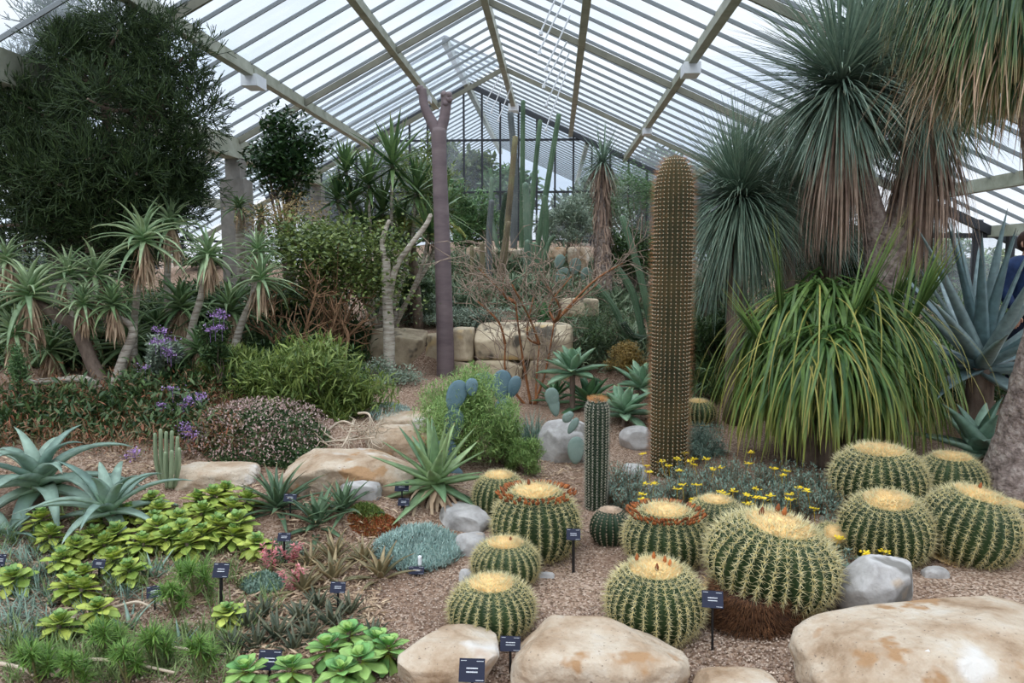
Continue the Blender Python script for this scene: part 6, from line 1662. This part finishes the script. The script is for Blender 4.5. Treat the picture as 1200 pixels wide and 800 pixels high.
sc = lambda L_: [tuple(c * K for c in p) for p in L_]
bp_ = sc([(0, 0, .95), (0, 0, 1.12), (0, .01, 1.32), (0, .01, 1.44), (0, 0, 1.52), (0, -.01, 1.60), (0, -.015, 1.68),
          (.19, 0, 1.42), (.25, .02, 1.16), (.23, -.10, .95), (-.19, 0, 1.42), (-.25, .02, 1.16), (-.23, -.10, .95),
          (.09, 0, .88), (.10, -.01, .50), (.10, .02, .09), (.11, -.12, .03), (-.09, 0, .88), (-.10, -.01, .50), (-.10, .02, .09), (-.11, -.12, .03)])
be = [(0, 1), (1, 2), (2, 3), (3, 4), (4, 5), (5, 6), (3, 7), (7, 8), (8, 9), (3, 10), (10, 11), (11, 12), (0, 13), (13, 14), (14, 15), (15, 16), (0, 17), (17, 18), (18, 19), (19, 20)]
br = [(.15, .11), (.135, .10), (.15, .11), (.12, .09), (.055, .06), (.085, .095), (.08, .09), .06, .045, .03, .06, .045, .03, .085, .058, .04, .035, .085, .058, .04, .035]
br = [(x * K if not isinstance(x, tuple) else (x[0] * K, x[1] * K)) for x in br]
skin_mesh('body', bp_, be, br, SKIN, per)
# hands: palm, four fingers and a thumb each, rooted at the wrist
for sx_ in (1, -1):
    mb = MB(); w = np.array([.23 * sx_, -.10, .95]) * K
    tube(mb, [w, w + np.array([0, -.03, -.05]) * K, w + np.array([0, -.045, -.09]) * K], [.028 * K, .036 * K, .032 * K], 10)
    for f in range(4):
        b0 = w + np.array([(f - 1.5) * .018, -.045, -.09]) * K; L_ = [.065, .075, .07, .055][f] * K
        tube(mb, [b0, b0 + np.array([0, -.02, -.9]) * L_ * .5, b0 + np.array([0, .25, -1]) * L_], [.009 * K, .0085 * K, .006 * K], 8)
    b0 = w + np.array([-.03 * sx_, -.03, -.04]) * K; tube(mb, [b0, b0 + np.array([-.02 * sx_, -.02, -.03]) * K, b0 + np.array([-.022 * sx_, -.02, -.06]) * K], [.011 * K, .010 * K, .007 * K], 8)
    part('hand', mb, SKIN, per)
jp = sc([(0, 0, .90), (0, 0, 1.12), (0, .01, 1.32), (0, .01, 1.45), (.20, 0, 1.42), (.26, .02, 1.16), (.235, -.09, .98), (-.20, 0, 1.42), (-.26, .02, 1.16), (-.235, -.09, .98)])
jr = [(.18, .14), (.165, .13), (.185, .14), (.13, .11), .082, .065, .05, .082, .065, .05]
skin_mesh('jacket', jp, [(0, 1), (1, 2), (2, 3), (3, 4), (4, 5), (5, 6), (3, 7), (7, 8), (8, 9)], [(x * K if not isinstance(x, tuple) else (x[0] * K, x[1] * K)) for x in jr], JKT, per)
tp_ = sc([(0, 0, .96), (.09, 0, .86), (.10, -.01, .50), (.10, .02, .08), (-.09, 0, .86), (-.10, -.01, .50), (-.10, .02, .08)])
skin_mesh('trousers', tp_, [(0, 1), (1, 2), (2, 3), (0, 4), (4, 5), (5, 6)], [(.16 * K, .125 * K), .10 * K, .075 * K, .065 * K, .10 * K, .075 * K, .065 * K], JEAN, per)
mb = rock_mb((.20 * K, .225 * K, .235 * K), 5, 2.2, .03, cuts=14, planes=0); mb.V[0] = mb.V[0] + np.array([0, .018, 1.66]) * K
part('hair', mb, HAIR, per)
mb = MB()
for sx_ in (1, -1): 
    t_ = rock_mb((.10 * K, .27 * K, .1 * K), 3, 3, .02, cuts=8, planes=0); mb.add(t_.V[0] + np.array([.105 * sx_, -.06, .045]) * K, Q=t_.Q[0])
part('shoes', mb, SHOE, per)
# face (towards the far side)
mb = MB(); tube(mb, [np.array([0, -.105, 1.64]) * K, np.array([0, -.125, 1.615]) * K], [.008 * K, .016 * K], 8)
for sx_ in (1, -1):
    tube(mb, [np.array([.088 * sx_, .0, 1.60]) * K, np.array([.094 * sx_, .005, 1.63]) * K, np.array([.088 * sx_, 0, 1.66]) * K], [.008 * K, .014 * K, .01 * K], 8)
part('face', mb, SKIN, per)
# a few more kinds of low growth that vary the left bed
shrub('low_leafy_plant', 'mid green low plant in front of the horizontal aloe limb', 'bush', 62, 470, 40, 16, 6.6, 700, (.05, .02), G1, seed=71, k=16, prof=OVAL)
shrub('low_leafy_plant', 'thin green weedy plant rising at the left frame edge', 'bush', 20, 440, 14, 50, 6.5, 500, (.05, .01), G6, seed=72, k=14, tight=.2)
shrub('low_leafy_plant', 'dark leafy plant beneath the upper purple flowers', 'bush', 200, 445, 34, 24, 7.1, 900, (.05, .025), G2, seed=73, k=16, prof=OVAL)
shrub('low_leafy_plant', 'dark leafy plant under the faded flower mat beside the flat slab', 'bush', 262, 552, 30, 14, 5.7, 800, (.04, .024), G8, seed=74, k=14, prof=OVAL)
ORA = leaf_mat('orange_tinged_leaf', S(112, 90, 52), S(186, 104, 50), rough=.5, trans=.1)
for i, (u, v, lab) in enumerate([(118, 490, 'orange-tinged low aloe below the forked trunk base'), (152, 486, 'orange-tinged low aloe between trunk base and purple flowers'), (178, 500, 'orange-tinged low aloe above the clustered ribbed columns'), (88, 500, 'orange-tinged low aloe above the large blue-green aloe')]):
    big_aloe(lab, u, v, 24, gp(u, v + 8)[1], 16, (1.3, .1), .3, ORA, 500 + i, .14, name='orange_aloe', group='orange-tinged low aloes')
